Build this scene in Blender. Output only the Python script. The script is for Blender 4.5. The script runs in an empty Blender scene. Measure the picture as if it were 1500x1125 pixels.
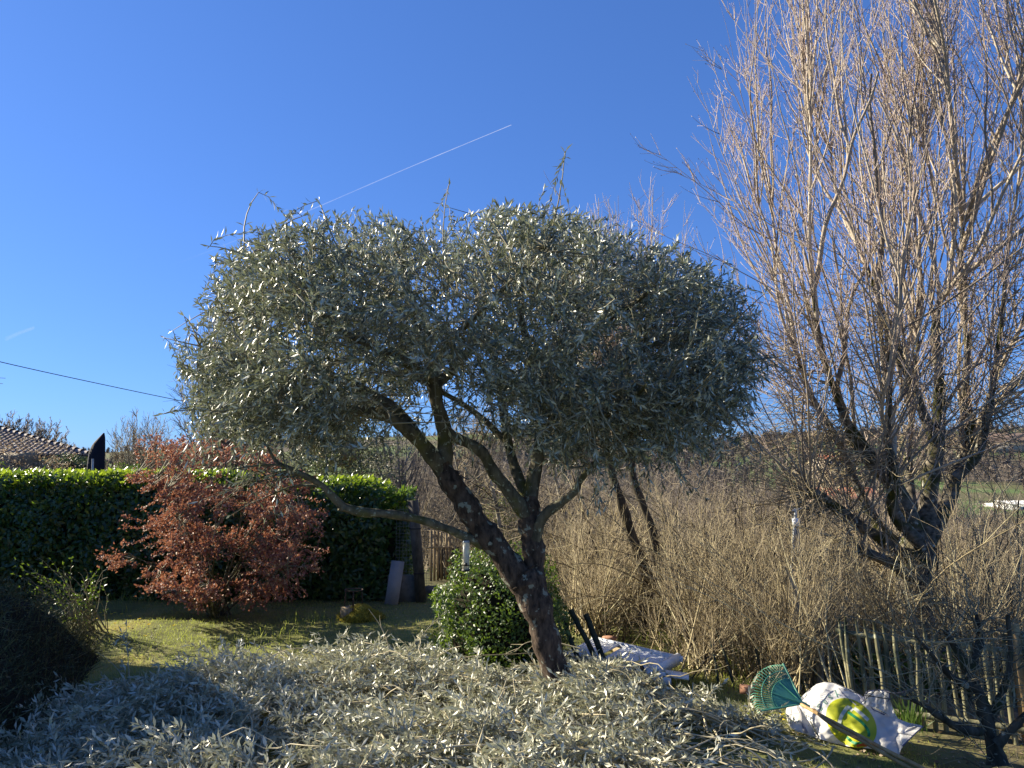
import bpy, math, time
import numpy as np
from mathutils import Vector
T0 = time.time()
rng = np.random.default_rng(7)
C = bpy.context.scene.collection
PI = math.pi

# ------------------------------------------------------------------ camera, world, sun, exposure
EYE = 1.9
PITCH = math.atan(127.5 / 1083.3)
FPX = 1083.3
cam_data = bpy.data.cameras.new('camera')
cam_data.sensor_width = 36; cam_data.lens = 26
cam_data.clip_start = 0.05; cam_data.clip_end = 60000
cam = bpy.data.objects.new('camera', cam_data); C.objects.link(cam)
cam.location = (0, 0, EYE); cam.rotation_euler = (PI / 2 + PITCH, 0, 0)
bpy.context.scene.camera = cam

SUN_AZ = math.radians(-67)      # from +Y, negative = left
SUN_EL = math.radians(25)
world = bpy.data.worlds.new('World'); bpy.context.scene.world = world
world.use_nodes = True
wn = world.node_tree.nodes; wl = world.node_tree.links
bg = wn['Background']
sky = wn.new('ShaderNodeTexSky'); sky.sky_type = 'NISHITA'; sky.sun_disc = False
sky.sun_elevation = SUN_EL; sky.sun_rotation = SUN_AZ
sky.altitude = 200; sky.air_density = 1.0; sky.dust_density = 0.25; sky.ozone_density = 3.0
tint = wn.new('ShaderNodeMix'); tint.data_type = 'RGBA'; tint.blend_type = 'MULTIPLY'
tint.inputs[0].default_value = 1.0
tint.inputs[7].default_value = (0.405, 0.72, 1.40, 1)
gam = wn.new('ShaderNodeGamma'); gam.inputs[1].default_value = 0.66
wl.new(sky.outputs[0], gam.inputs[0]); wl.new(gam.outputs[0], tint.inputs[6]); wl.new(tint.outputs[2], bg.inputs[0])
bg.inputs[1].default_value = 0.0835

sun_data = bpy.data.lights.new('sun', 'SUN'); sun_data.energy = 5.0
sun_data.angle = math.radians(0.5); sun_data.color = (1.0, 0.90, 0.70)
sun = bpy.data.objects.new('sun', sun_data); C.objects.link(sun)
sd = Vector((math.sin(SUN_AZ) * math.cos(SUN_EL), math.cos(SUN_AZ) * math.cos(SUN_EL), math.sin(SUN_EL)))
sun.rotation_euler = sd.to_track_quat('Z', 'Y').to_euler()
sc = bpy.context.scene
sc.view_settings.view_transform = 'Standard'; sc.view_settings.look = 'None'
sc.view_settings.exposure = 1.38; sc.view_settings.gamma = 1.0
sc.view_settings.use_curve_mapping = False
sc.render.engine = 'CYCLES'
try:
    sc.cycles.max_bounces = 6; sc.cycles.transparent_max_bounces = 8
except Exception: pass

# ------------------------------------------------------------------ coordinate helpers
cp, sp = math.cos(PITCH), math.sin(PITCH)
def at(px, py, Y):
    """point at distance Y in front of the eye seen at photo pixel px, py"""
    px = np.asarray(px, float); py = np.asarray(py, float); Y = np.asarray(Y, float)
    u = (px - 750) / FPX; v = (562.5 - py) / FPX
    dy = cp - v * sp; dz = sp + v * cp
    k = Y / dy
    return np.stack(np.broadcast_arrays(u * k, Y, EYE + dz * k), -1)
def proj(P):
    P = np.asarray(P, float)
    f = P[..., 1] * cp + (P[..., 2] - EYE) * sp
    up = -P[..., 1] * sp + (P[..., 2] - EYE) * cp
    return 750 + FPX * P[..., 0] / f, 562.5 - FPX * up / f
def gnd(px, py, z=0.0):
    u = (px - 750) / FPX; v = (562.5 - py) / FPX
    dy = cp - v * sp; dz = sp + v * cp
    k = (z - EYE) / dz
    return np.array([u * k, dy * k, z])
def inpoly(x, y, poly):
    poly = np.asarray(poly, float); n = len(poly); r = np.zeros(np.shape(x), bool)
    j = n - 1
    for i in range(n):
        xi, yi = poly[i]; xj, yj = poly[j]
        c = ((yi > y) != (yj > y)) & (x < (xj - xi) * (y - yi) / (yj - yi + 1e-12) + xi)
        r ^= c; j = i
    return r
def nrm(v): return v / (np.linalg.norm(v, axis=-1, keepdims=True) + 1e-9)
def sstep(a, b, x):
    t = np.clip((x - a) / (b - a), 0, 1); return t * t * (3 - 2 * t)
def vnoise(x, y, s=1.0, seed=0):
    """cheap smooth noise from sines"""
    r = np.random.default_rng(seed); o = np.zeros(np.shape(x))
    for k in range(6):
        a = r.uniform(0, 2 * PI); f = s * (1 + 0.55 * k) ; ph = r.uniform(0, 2 * PI)
        o = o + np.sin((x * math.cos(a) + y * math.sin(a)) * f + ph + 1.3 * np.sin((x * math.sin(a) - y * math.cos(a)) * f * .7 + ph * 2)) / (1 + .4 * k)
    return o / 3.2
GATE = np.array([-1.4, 12.2]); FEND = np.array([3.6, 5.2])
fdir = (FEND - GATE) / np.linalg.norm(FEND - GATE); fout = np.array([-fdir[1], fdir[0]])
def ground(x, y):
    x = np.asarray(x, float); y = np.asarray(y, float)
    s = (x - GATE[0]) * fout[0] + (y - GATE[1]) * fout[1]
    s2 = np.minimum(s, 60)
    z = 0.02 * vnoise(x, y, 1.3, 3) * sstep(3, 5, y)
    z = z - 0.08 * sstep(-1.2, 0.0, s) * sstep(0, 2.5, x)
    z = z - 0.75 * sstep(0.2, 6, s) - 4.6 * sstep(6, 45, s)
    left = sstep(-2, -8, x - (y - 12) * .12)
    z = z * (1 - 0.8 * left * sstep(12.5, 14, y))
    far = sstep(75, 330, y)
    hill = 12.5 + 2.6 * vnoise(x / 60, y / 90, 1.0, 9) + 7 * sstep(40, 230, x) - 12 * sstep(-60, -200, x)
    z = z + far * (hill + 5.3)
    z = z + 0.08 * vnoise(x, y, .6, 5) * sstep(1, 6, s) + .5 * vnoise(x / 9, y / 9, 1, 6) * sstep(30, 80, y)
    return z

# ------------------------------------------------------------------ mesh helpers
class MB:
    def __init__(s): s.v = []; s.q = []; s.t = []; s.n = 0; s.mq = []; s.mt = []
    def add(s, v, q=None, t=None, m=0):
        v = np.asarray(v, float).reshape(-1, 3)
        if q is not None and len(q):
            q = np.asarray(q, np.int64).reshape(-1, 4); s.q.append(q + s.n); s.mq.append(np.full(len(q), m))
        if t is not None and len(t):
            t = np.asarray(t, np.int64).reshape(-1, 3); s.t.append(t + s.n); s.mt.append(np.full(len(t), m))
        s.v.append(v); s.n += len(v); return s
    def build(s, name, mats, parent=None, smooth=False, origin=None):
        v = np.concatenate(s.v)
        if origin is not None: v = v - np.asarray(origin)
        q = np.concatenate(s.q) if s.q else np.zeros((0, 4), np.int64)
        t = np.concatenate(s.t) if s.t else np.zeros((0, 3), np.int64)
        me = bpy.data.meshes.new(name)
        me.vertices.add(len(v)); me.vertices.foreach_set('co', v.astype(np.float32).ravel())
        nl = len(q) * 4 + len(t) * 3
        me.loops.add(nl); me.polygons.add(len(q) + len(t))
        me.loops.foreach_set('vertex_index', np.concatenate([q.ravel(), t.ravel()]).astype(np.int32))
        st = np.concatenate([np.arange(len(q)) * 4, len(q) * 4 + np.arange(len(t)) * 3]).astype(np.int32)
        me.polygons.foreach_set('loop_start', st)
        if smooth: me.polygons.foreach_set('use_smooth', np.ones(len(q) + len(t), bool))
        if not isinstance(mats, (list, tuple)): mats = [mats]
        for m in mats: me.materials.append(m)
        if len(mats) > 1:
            mi = np.concatenate((s.mq if s.mq else []) + (s.mt if s.mt else [])).astype(np.int32)
            me.polygons.foreach_set('material_index', mi)
        me.update(calc_edges=True); me.validate()
        o = bpy.data.objects.new(name, me); C.objects.link(o)
        if parent is not None: o.parent = parent
        if origin is not None: o.location = origin
        return o
def tag(o, label=None, cat=None, group=None, kind=None):
    if label: o['label'] = label
    if cat: o['category'] = cat
    if group: o['group'] = group
    if kind: o['kind'] = kind
    return o
def empty(name, loc, label, cat, group=None):
    o = bpy.data.objects.new(name, None); C.objects.link(o); o.location = loc; o.empty_display_size = .1
    return tag(o, label, cat, group)
def thing_build(o, root):
    """parent a mesh given in world coordinates to a root empty"""
    o.parent = root; o.location = -Vector(root.location) ; return o
def part(mb, name, mats, root, smooth=False, kind=None, sub=None):
    """mesh in world coordinates -> child of root (or of sub, itself already a part)"""
    o = mb.build(name, mats, None, smooth)
    if sub is not None: o.parent = sub
    else: o.parent = root; o.location = -Vector(root.location)
    if kind: o['kind'] = kind
    return o
def tubes(P, R, S=3):
    P = np.asarray(P, float); R = np.asarray(R, float)
    if P.ndim == 2: P = P[None]; R = np.broadcast_to(R, (1, P.shape[1]))
    N, K, _ = P.shape; R = np.broadcast_to(R, (N, K))
    T = nrm(np.gradient(P, axis=1))
    mean = nrm(P[:, -1] - P[:, 0])
    ref = np.where(np.abs(mean[:, 2:3]) > .8, np.array([[0, 1., 0]]), np.array([[0, 0, 1.]]))
    U = nrm(np.cross(T, ref[:, None, :])); V = np.cross(T, U)
    a = np.arange(S) / S * 2 * PI
    ring = P[:, :, None, :] + R[:, :, None, None] * (np.cos(a)[None, None, :, None] * U[:, :, None, :] + np.sin(a)[None, None, :, None] * V[:, :, None, :])
    v = ring.reshape(-1, 3)
    n = np.arange(N)[:, None, None] * K * S; k = np.arange(K - 1)[None, :, None] * S; j = np.arange(S)[None, None, :]
    j2 = (j + 1) % S
    q = np.stack([n + k + j, n + k + S + j, n + k + S + j2, n + k + j2], -1).reshape(-1, 4)
    return v, q
def bez(A, Cc, B, K):
    t = np.linspace(0, 1, K)[None, :, None]
    return (1 - t) ** 2 * A[:, None] + 2 * t * (1 - t) * Cc[:, None] + t * t * B[:, None]
def catmull(pts, K):
    pts = np.asarray(pts, float); n = len(pts)
    P = np.vstack([2 * pts[0] - pts[1], pts, 2 * pts[-1] - pts[-2]])
    u = np.linspace(0, n - 1 - 1e-6, K); i = u.astype(int); f = (u - i)[:, None]
    p0, p1, p2, p3 = P[i], P[i + 1], P[i + 2], P[i + 3]
    return .5 * (2 * p1 + (p2 - p0) * f + (2 * p0 - 5 * p1 + 4 * p2 - p3) * f ** 2 + (3 * p1 - p0 - 3 * p2 + p3) * f ** 3)
def wob(P, amp, r=rng):
    """random low-frequency wobble on polylines (N,K,3), ends kept"""
    N, K, _ = P.shape
    t = np.linspace(0, 1, K)[None, :, None]
    o = 0
    for f in (1, 2, 3, 5):
        o = o + r.normal(size=(N, 1, 3)) * np.sin(PI * f * t) / f
    return P + amp * o
def limb(mb, nodes, K=24, S=9, bump=.12, seed=0, m=0):
    """nodes rows x,y,z,r -> knobbly tapered limb, returns sampled path & radii"""
    nodes = np.asarray(nodes, float)
    c = catmull(nodes, K); P = c[:, :3]; R = np.maximum(c[:, 3], .003)
    r = np.random.default_rng(seed)
    v, q = tubes(P, R, S)
    d = v.reshape(K, S, 3) - P[:, None]
    k = 1 + bump * r.normal(size=(K, S, 1)) * .6 + bump * np.sin(np.arange(K) * .9 + seed)[:, None, None]
    v = (P[:, None] + d * k).reshape(-1, 3)
    n = len(v)
    v = np.vstack([v, P[0], P[-1]])
    t = [[n, (j + 1) % S, j] for j in range(S)] + [[n + 1, (K - 1) * S + j, (K - 1) * S + (j + 1) % S] for j in range(S)]
    mb.add(v, q, t, m)
    return P, R
def leaf_geo(pos, d, n, L, W, fold=.12, droop=0.0):
    N = len(pos); L = np.broadcast_to(L, (N,))[:, None]; W = np.broadcast_to(W, (N,))[:, None]
    d = nrm(d); n = nrm(n - (n * d).sum(-1, keepdims=True) * d); s = np.cross(n, d)
    b = pos; mid = pos + d * L * .48
    l = mid + s * W * .5 + n * W * fold; r = mid - s * W * .5 + n * W * fold
    t = pos + d * L - n * L * droop
    v = np.stack([b, mid, l, r, t], 1).reshape(-1, 3)
    i = np.arange(N)[:, None] * 5
    f = np.concatenate([i + [[0, 1, 2]], i + [[0, 3, 1]], i + [[2, 1, 4]], i + [[1, 3, 4]]], 0)
    return v, f
def leaves_on(P, M, L, W, ang=50, t0=.1, jit=.25, fold=.12, droop=.08, r=rng, flip=0.0, upbias=0.0):
    """M leaves (opposite pairs) along each polyline of P (N,K,3)"""
    N, K, _ = P.shape
    t = np.linspace(t0, 1.0, (M + 1) // 2); t = np.repeat(t, 2)[:M]
    t = np.clip(t[None] + r.normal(size=(N, M)) * .015, 0, .9999) * (K - 1)
    i = t.astype(int); f = (t - i)[..., None]; n0 = np.arange(N)[:, None]
    i2 = np.minimum(i + 1, K - 1)
    p = P[n0, i] * (1 - f) + P[n0, i2] * f
    T = nrm(P[n0, i2] - P[n0, i] + 1e-6)
    ref = nrm(r.normal(size=(N, 1, 3)))
    U = nrm(np.cross(T, ref)); V = np.cross(T, U)
    m = np.arange(M); phi = (m // 2) * (PI / 2) + (m % 2) * PI
    phi = phi[None] + r.normal(size=(N, M)) * .45
    rad = np.cos(phi)[..., None] * U + np.sin(phi)[..., None] * V
    a = math.radians(ang) * (1 - .35 * (t / (K - 1))) + r.normal(size=(N, M)) * jit
    d = T * np.cos(a)[..., None] + rad * np.sin(a)[..., None]
    nn = T - rad * .3 + r.normal(size=(N, M, 3)) * jit * 1.4 + np.array([0, 0, upbias])
    if flip > 0: nn = nn * np.where(r.random((N, M, 1)) < flip, -1, 1)
    LL = L * r.uniform(.65, 1.15, N * M); WW = W * r.uniform(.75, 1.2, N * M)
    return leaf_geo(p.reshape(-1, 3), d.reshape(-1, 3), nn.reshape(-1, 3), LL, WW, fold, droop)
def ribbons(A, B, w, r=rng):
    """one long tapering triangle per twig, for far growth"""
    N = len(A); w = np.broadcast_to(w, (N,))[:, None]
    s = nrm(np.cross(B - A, nrm(r.normal(size=(N, 3)) * [.4, 1.4, .4]))) * w * .5
    v = np.stack([A - s, A + s, B], 1).reshape(-1, 3)
    return v, np.arange(3 * N).reshape(-1, 3)
def grid(v, closed=False):
    a, b = v.shape[:2]
    i = np.arange(a - 1)[:, None]; j = np.arange(b if closed else b - 1)[None]
    j2 = (j + 1) % b
    return v.reshape(-1, 3), np.stack([i * b + j, i * b + j2, (i + 1) * b + j2, (i + 1) * b + j], -1).reshape(-1, 4)
def box(c, s, R=None):
    c = np.asarray(c, float); s = np.asarray(s, float) / 2
    v = np.array([[x, y, z] for x in (-1, 1) for y in (-1, 1) for z in (-1, 1)], float) * s
    if R is not None: v = v @ np.asarray(R).T
    q = [[0, 1, 3, 2], [4, 6, 7, 5], [0, 4, 5, 1], [2, 3, 7, 6], [0, 2, 6, 4], [1, 5, 7, 3]]
    return v + c, q
def rotz(a): return np.array([[math.cos(a), -math.sin(a), 0], [math.sin(a), math.cos(a), 0], [0, 0, 1]])
def board(a, b, w, t, side=(1, 0, 0)):
    """box beam between a and b; w along side, t across"""
    a = np.asarray(a, float); b = np.asarray(b, float); d = nrm(b - a); s = np.asarray(side, float)
    s = nrm(s - d * (s @ d)); n = np.cross(d, s)
    v = np.array([e + s * i * w / 2 + n * j * t / 2 for e in (a, b) for i in (-1, 1) for j in (-1, 1)])
    q = [[0, 1, 3, 2], [4, 6, 7, 5], [0, 4, 5, 1], [2, 3, 7, 6], [0, 2, 6, 4], [1, 5, 7, 3]]
    return v, q

# ------------------------------------------------------------------ materials
def mat(name): 
    m = bpy.data.materials.new(name); m.use_nodes = True
    return m, m.node_tree.nodes, m.node_tree.links, m.node_tree.nodes['Principled BSDF']
def ramp(n, stops):
    r = n.new('ShaderNodeValToRGB'); e = r.color_ramp.elements
    while len(e) < len(stops): e.new(.5)
    for k, (p, c) in enumerate(stops): e[k].position = p; e[k].color = (*c, 1)
    return r
def noise(n, l, scale, detail=4, co='Object', stretch=None, rough=.6):
    tc = n.new('ShaderNodeTexCoord'); t = n.new('ShaderNodeTexNoise')
    t.inputs['Scale'].default_value = scale; t.inputs['Detail'].default_value = detail; t.inputs['Roughness'].default_value = rough
    if stretch:
        mp = n.new('ShaderNodeMapping'); mp.inputs['Scale'].default_value = stretch
        l.new(tc.outputs[co], mp.inputs[0]); l.new(mp.outputs[0], t.inputs[0])
    else: l.new(tc.outputs[co], t.inputs[0])
    return t
def mixc(n, l, fac, a, b, mode='MIX'):
    x = n.new('ShaderNodeMix'); x.data_type = 'RGBA'; x.blend_type = mode
    for s, v in ((0, fac), (6, a), (7, b)):
        if isinstance(v, (int, float)): x.inputs[s].default_value = v
        elif isinstance(v, tuple): x.inputs[s].default_value = (*v, 1)
        else: l.new(v, x.inputs[s])
    return x.outputs[2]
def leaf_mat(name, stops, back=None, trans=.3, tcol=None, rough=.4, spec=.5, clump=2.0):
    m, n, l, p = mat(name)
    geo = n.new('ShaderNodeNewGeometry')
    r = ramp(n, stops); l.new(geo.outputs['Random Per Island'], r.inputs[0])
    nz = noise(n, l, clump, 2)
    col = mixc(n, l, .5, r.outputs[0], nz.outputs[0], 'SOFT_LIGHT')
    if back: col = mixc(n, l, geo.outputs['Backfacing'], col, back)
    l.new(col, p.inputs['Base Color']); p.inputs['Roughness'].default_value = rough
    p.inputs['Specular IOR Level'].default_value = spec
    tr = n.new('ShaderNodeBsdfTranslucent')
    if tcol: tr.inputs[0].default_value = (*tcol, 1)
    else: l.new(col, tr.inputs[0])
    mx = n.new('ShaderNodeMixShader'); mx.inputs[0].default_value = trans
    out = n['Material Output']
    l.new(p.outputs[0], mx.inputs[1]); l.new(tr.outputs[0], mx.inputs[2]); l.new(mx.outputs[0], out.inputs[0])
    return m
def bark_mat(name, c1, c2, spot=None, spot_amt=.55, moss=None, moss_amt=.5, scale=9, rough=.85, bump=.5, spot_scale=16, stretch=(1, 1, .35)):
    m, n, l, p = mat(name)
    a = noise(n, l, scale, 6, stretch=stretch)
    r = ramp(n, [(.35, c1), (.68, c2)]); l.new(a.outputs[0], r.inputs[0]); col = r.outputs[0]
    if moss:
        b = noise(n, l, 3.5, 3); rr = ramp(n, [(moss_amt, (0, 0, 0)), (moss_amt + .12, (1, 1, 1))]); l.new(b.outputs[0], rr.inputs[0])
        col = mixc(n, l, rr.outputs[0], col, moss)
    if spot:
        b = noise(n, l, spot_scale, 3); rr = ramp(n, [(spot_amt, (0, 0, 0)), (spot_amt + .05, (1, 1, 1))]); l.new(b.outputs[0], rr.inputs[0])
        col = mixc(n, l, rr.outputs[0], col, spot)
    l.new(col, p.inputs['Base Color']); p.inputs['Roughness'].default_value = rough; p.inputs['Specular IOR Level'].default_value = .2
    bp = n.new('ShaderNodeBump'); bp.inputs['Strength'].default_value = bump; bp.inputs['Distance'].default_value = .02
    l.new(a.outputs[0], bp.inputs['Height']); l.new(bp.outputs[0], p.inputs['Normal'])
    return m
def plain(name, c, rough=.6, spec=.4, var=.12, scale=14, metal=0, bump=0):
    m, n, l, p = mat(name)
    a = noise(n, l, scale, 5)
    r = ramp(n, [(.3, tuple(x * (1 - var * 2) for x in c)), (.7, tuple(min(1, x * (1 + var)) for x in c))]); l.new(a.outputs[0], r.inputs[0])
    l.new(r.outputs[0], p.inputs['Base Color']); p.inputs['Roughness'].default_value = rough
    p.inputs['Specular IOR Level'].default_value = spec; p.inputs['Metallic'].default_value = metal
    if bump:
        bp = n.new('ShaderNodeBump'); bp.inputs['Strength'].default_value = bump; bp.inputs['Distance'].default_value = .01
        l.new(a.outputs[0], bp.inputs['Height']); l.new(bp.outputs[0], p.inputs['Normal'])
    return m
def twig_mat(name, stops, rough=.7):
    m, n, l, p = mat(name)
    geo = n.new('ShaderNodeNewGeometry'); r = ramp(n, stops); l.new(geo.outputs['Random Per Island'], r.inputs[0])
    l.new(r.outputs[0], p.inputs['Base Color']); p.inputs['Roughness'].default_value = rough; p.inputs['Specular IOR Level'].default_value = .3
    return m

M_olive = leaf_mat('olive_leaf', [(0, (.022, .034, .020)), (.45, (.052, .072, .042)), (.8, (.10, .125, .078)), (1, (.20, .22, .13))],
                   back=(.40, .42, .33), trans=.13, tcol=(.32, .35, .18), rough=.43, spec=1.0)
M_cut = leaf_mat('cut_olive_leaf', [(0, (.10, .11, .065)), (.35, (.25, .26, .175)), (.75, (.38, .38, .26)), (.97, (.47, .45, .31)), (1, (.35, .28, .06))],
                 back=(.52, .51, .40), trans=.16, tcol=(.44, .45, .28), rough=.45, spec=.9)
M_olbark = bark_mat('olive_bark', (.022, .016, .012), (.12, .085, .062), spot=(.22, .235, .19), spot_amt=.585, moss=None, scale=26, bump=1.0, spot_scale=13)
M_ollimb = bark_mat('olive_limb_bark', (.05, .045, .03), (.17, .15, .10), spot=(.27, .29, .21), spot_amt=.60, moss=(.085, .085, .025), moss_amt=.52, scale=16, bump=.7, spot_scale=26)
M_oltwig = twig_mat('olive_twig', [(0, (.16, .14, .09)), (1, (.30, .27, .18))])
M_cuttwig = twig_mat('cut_twig', [(0, (.30, .25, .15)), (1, (.50, .44, .29))])
M_laurel = leaf_mat('laurel_leaf', [(0, (.018, .046, .014)), (.7, (.038, .082, .022)), (.95, (.07, .12, .028)), (1, (.20, .22, .04))], trans=.25, tcol=(.20, .33, .02), rough=.33, spec=.5)
M_lautop = leaf_mat('sunlit_laurel_leaf', [(0, (.05, .10, .02)), (.5, (.13, .18, .02)), (1, (.30, .32, .03))], trans=.40, tcol=(.34, .46, .03), rough=.33, spec=.5)  # sunlight through the hedge top painted as a yellower, brighter leaf copy
M_maple = leaf_mat('red_maple_leaf', [(0, (.13, .045, .038)), (.35, (.25, .09, .07)), (.7, (.37, .17, .125)), (.9, (.44, .28, .17)), (1, (.34, .30, .12))], trans=.25, tcol=(.46, .19, .10), rough=.6)
M_bush = leaf_mat('bush_leaf', [(0, (.022, .055, .012)), (.6, (.05, .095, .018)), (1, (.11, .17, .03))], trans=.25, tcol=(.22, .34, .03), rough=.42, spec=.5)
M_ivy = leaf_mat('ivy_leaf', [(0, (.04, .06, .02)), (.6, (.10, .12, .045)), (1, (.20, .21, .08))], trans=.3, rough=.4)
M_dark = leaf_mat('heather_stem', [(0, (.045, .045, .022)), (.6, (.095, .09, .04)), (.95, (.14, .15, .06)), (1, (.24, .17, .09))], trans=.1, rough=.6, spec=.2)
M_beech = leaf_mat('dry_brown_leaf', [(0, (.16, .11, .06)), (.6, (.30, .22, .13)), (1, (.42, .33, .22))], trans=.3, rough=.6)
M_juni = leaf_mat('conifer_leaf', [(0, (.04, .07, .02)), (1, (.13, .19, .05))], trans=.2, rough=.5)
M_catkin = leaf_mat('yellow_green_leaf', [(0, (.20, .22, .05)), (1, (.42, .42, .10))], trans=.4, rough=.5)
M_grass = leaf_mat('grass_blade', [(0, (.09, .14, .025)), (.5, (.19, .23, .05)), (.85, (.32, .32, .09)), (1, (.46, .41, .18))], trans=.45, tcol=(.42, .48, .09), rough=.5, clump=.8)
M_green = leaf_mat('lush_blade', [(0, (.035, .075, .018)), (1, (.10, .16, .035))], trans=.3, tcol=(.10, .17, .03), rough=.4)
M_core = plain('inner_shade', (.02, .018, .012), .95, .05)  # near-black hull colour standing for shade deep inside hedge and bushes
M_bigbark = bark_mat('mossy_bark', (.035, .03, .022), (.22, .19, .145), spot=(.36, .36, .30), spot_amt=.63, moss=(.05, .052, .012), moss_amt=.50, scale=10, bump=1.0, spot_scale=10, stretch=(1, 1, 1.6))
M_bigshoot = twig_mat('shoot_bark', [(0, (.19, .15, .11)), (.5, (.33, .27, .20)), (1, (.46, .39, .29))])
M_bigtwig = twig_mat('young_twig', [(0, (.24, .17, .13)), (.5, (.40, .31, .25)), (1, (.56, .46, .38))])
M_hazel = twig_mat('hazel_stem', [(0, (.08, .06, .035)), (.35, (.24, .19, .105)), (.75, (.46, .39, .22)), (1, (.62, .56, .35))])
M_hazelt = twig_mat('hazel_twig', [(0, (.17, .13, .08)), (1, (.48, .40, .25))])
M_thick = twig_mat('thicket_stem', [(0, (.05, .038, .025)), (.45, (.19, .15, .095)), (1, (.46, .38, .24))])
M_far = twig_mat('far_wood', [(0, (.11, .085, .065)), (.6, (.19, .155, .12)), (1, (.28, .23, .18))])
M_darktrunk = bark_mat('dark_bark', (.025, .02, .015), (.09, .075, .055), spot=(.22, .22, .18), spot_amt=.66, scale=12, bump=.8)
M_birch = bark_mat('pale_bark', (.10, .085, .06), (.36, .33, .26), scale=10, bump=.4)
M_dkpicket = bark_mat('weathered_picket', (.095, .095, .055), (.29, .265, .155), spot=(.36, .36, .25), spot_amt=.6, moss=(.035, .05, .035), moss_amt=.55, scale=18, bump=.5, stretch=(1, 1, .2))
M_greenpost = bark_mat('dark_green_post', (.02, .025, .018), (.06, .07, .05), scale=12, bump=.4)
M_oldwood = bark_mat('pale_old_wood', (.20, .15, .09), (.42, .33, .21), scale=20, bump=.4, stretch=(1, 1, .12))
M_blackwood = bark_mat('dark_and_shaded_wood', (.012, .013, .018), (.035, .035, .042), scale=20, bump=.4)  # real dark wood on fascia and ties, painted hedge shade on low pickets
M_freshwood = bark_mat('orange_timber', (.30, .19, .08), (.46, .31, .15), scale=12, bump=.3, stretch=(1, 1, .15))
M_handle = bark_mat('varnished_handle', (.33, .20, .09), (.52, .35, .17), scale=20, bump=.1, rough=.4, stretch=(1, 1, .2))
M_conc = plain('grey_concrete', (.17, .165, .15), .9, .2, .2, 9, bump=.4)
M_board = plain('grey_board', (.26, .26, .26), .7, .3, .08, 5)
M_white = plain('white_plastic', (.74, .76, .80), .35, .5, .05, 8)
M_bag = None
M_black = plain('black_plastic', (.012, .012, .014), .5, .4, .1)
M_parasol = plain('navy_parasol_cloth', (.010, .012, .022), .8, .2, .15)
M_rust = plain('rusty_iron', (.10, .065, .045), .8, .3, .3, 40)
M_teal = plain('green_rake_plastic', (.085, .30, .20), .4, .5, .08)
M_terra = plain('terracotta', (.38, .20, .13), .85, .2, .2, 20, bump=.3)
M_moss = plain('yellow_moss', (.32, .28, .05), .95, .1, .4, 30, bump=1)
M_wire = plain('galvanised_wire', (.28, .29, .28), .5, .5, .1, 10, .5)
M_metal = plain('pale_metal', (.42, .44, .46), .5, .5, .25, 22, .4)
M_tile = twig_mat('roof_tile_clay', [(0, (.17, .125, .095)), (.5, (.27, .20, .15)), (1, (.38, .29, .22))], .75)
M_cap = plain('ridge_tile_clay', (.20, .15, .14), .7, .4, .2, 6)
M_cream = plain('cream_render', (.52, .45, .34), .9, .2, .08, 3)
M_pinkw = plain('pinkish_render', (.40, .29, .22), .9, .2, .1, 3)
M_whitew = plain('white_render', (.75, .75, .73), .9, .2, .05, 3)
M_orange = plain('orange_roof_tiles', (.42, .16, .09), .85, .2, .2, 4)
M_brownroof = plain('brown_roof_tiles', (.15, .11, .09), .85, .2, .2, 4)
M_pane = plain('dark_window_glass', (.03, .035, .04), .15, .6, .1)
M_seed = plain('bird_seed', (.36, .29, .15), .9, .1, .3, 90)

# ------------------------------------------------------------------ terrain
def ground_material():
    m, n, l, p = mat('garden_ground')
    geo = n.new('ShaderNodeNewGeometry'); sep = n.new('ShaderNodeSeparateXYZ'); l.new(geo.outputs['Position'], sep.inputs[0])
    a = noise(n, l, 1.1, 5); b = noise(n, l, 9, 5); c = noise(n, l, .02, 3); d = noise(n, l, .11, 6)
    lawn = ramp(n, [(.30, (.07, .075, .03)), (.44, (.14, .165, .05)), (.56, (.24, .24, .085)), (.70, (.34, .28, .08))]); l.new(a.outputs[0], lawn.inputs[0])
    soil = ramp(n, [(.3, (.06, .045, .03)), (.7, (.17, .13, .09))]); l.new(b.outputs[0], soil.inputs[0])
    mk = ramp(n, [(.44, (0, 0, 0)), (.60, (1, 1, 1))]); l.new(d.outputs[0], mk.inputs[0])
    near = mixc(n, l, b.outputs[0], lawn.outputs[0], mixc(n, l, .45, lawn.outputs[0], soil.outputs[0]))
    # bare soil towards the right fence, rough grass and brambles beyond
    mp = n.new('ShaderNodeMapRange'); mp.inputs[1].default_value = 2.5; mp.inputs[2].default_value = 4.0; l.new(sep.outputs[0], mp.inputs[0])
    near = mixc(n, l, mp.outputs[0], near, soil.outputs[0])
    mid = mixc(n, l, mk.outputs[0], soil.outputs[0], (.08, .12, .03))
    my = n.new('ShaderNodeMapRange'); my.inputs[1].default_value = 9.5; my.inputs[2].default_value = 13; l.new(sep.outputs[1], my.inputs[0])
    col = mixc(n, l, my.outputs[0], near, mid)
    fields = ramp(n, [(.40, (.11, .09, .065)), (.50, (.13, .13, .06)), (.56, (.12, .17, .06))]); l.new(c.outputs[0], fields.inputs[0])
    mf = n.new('ShaderNodeMapRange'); mf.inputs[1].default_value = 35; mf.inputs[2].default_value = 70; l.new(sep.outputs[1], mf.inputs[0])
    col = mixc(n, l, mf.outputs[0], col, fields.outputs[0])
    l.new(col, p.inputs['Base Color']); p.inputs['Roughness'].default_value = .95; p.inputs['Specular IOR Level'].default_value = .1
    bp = n.new('ShaderNodeBump'); bp.inputs['Strength'].default_value = .8; bp.inputs['Distance'].default_value = .03
    l.new(b.outputs[0], bp.inputs['Height']); l.new(bp.outputs[0], p.inputs['Normal'])
    return m
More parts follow.
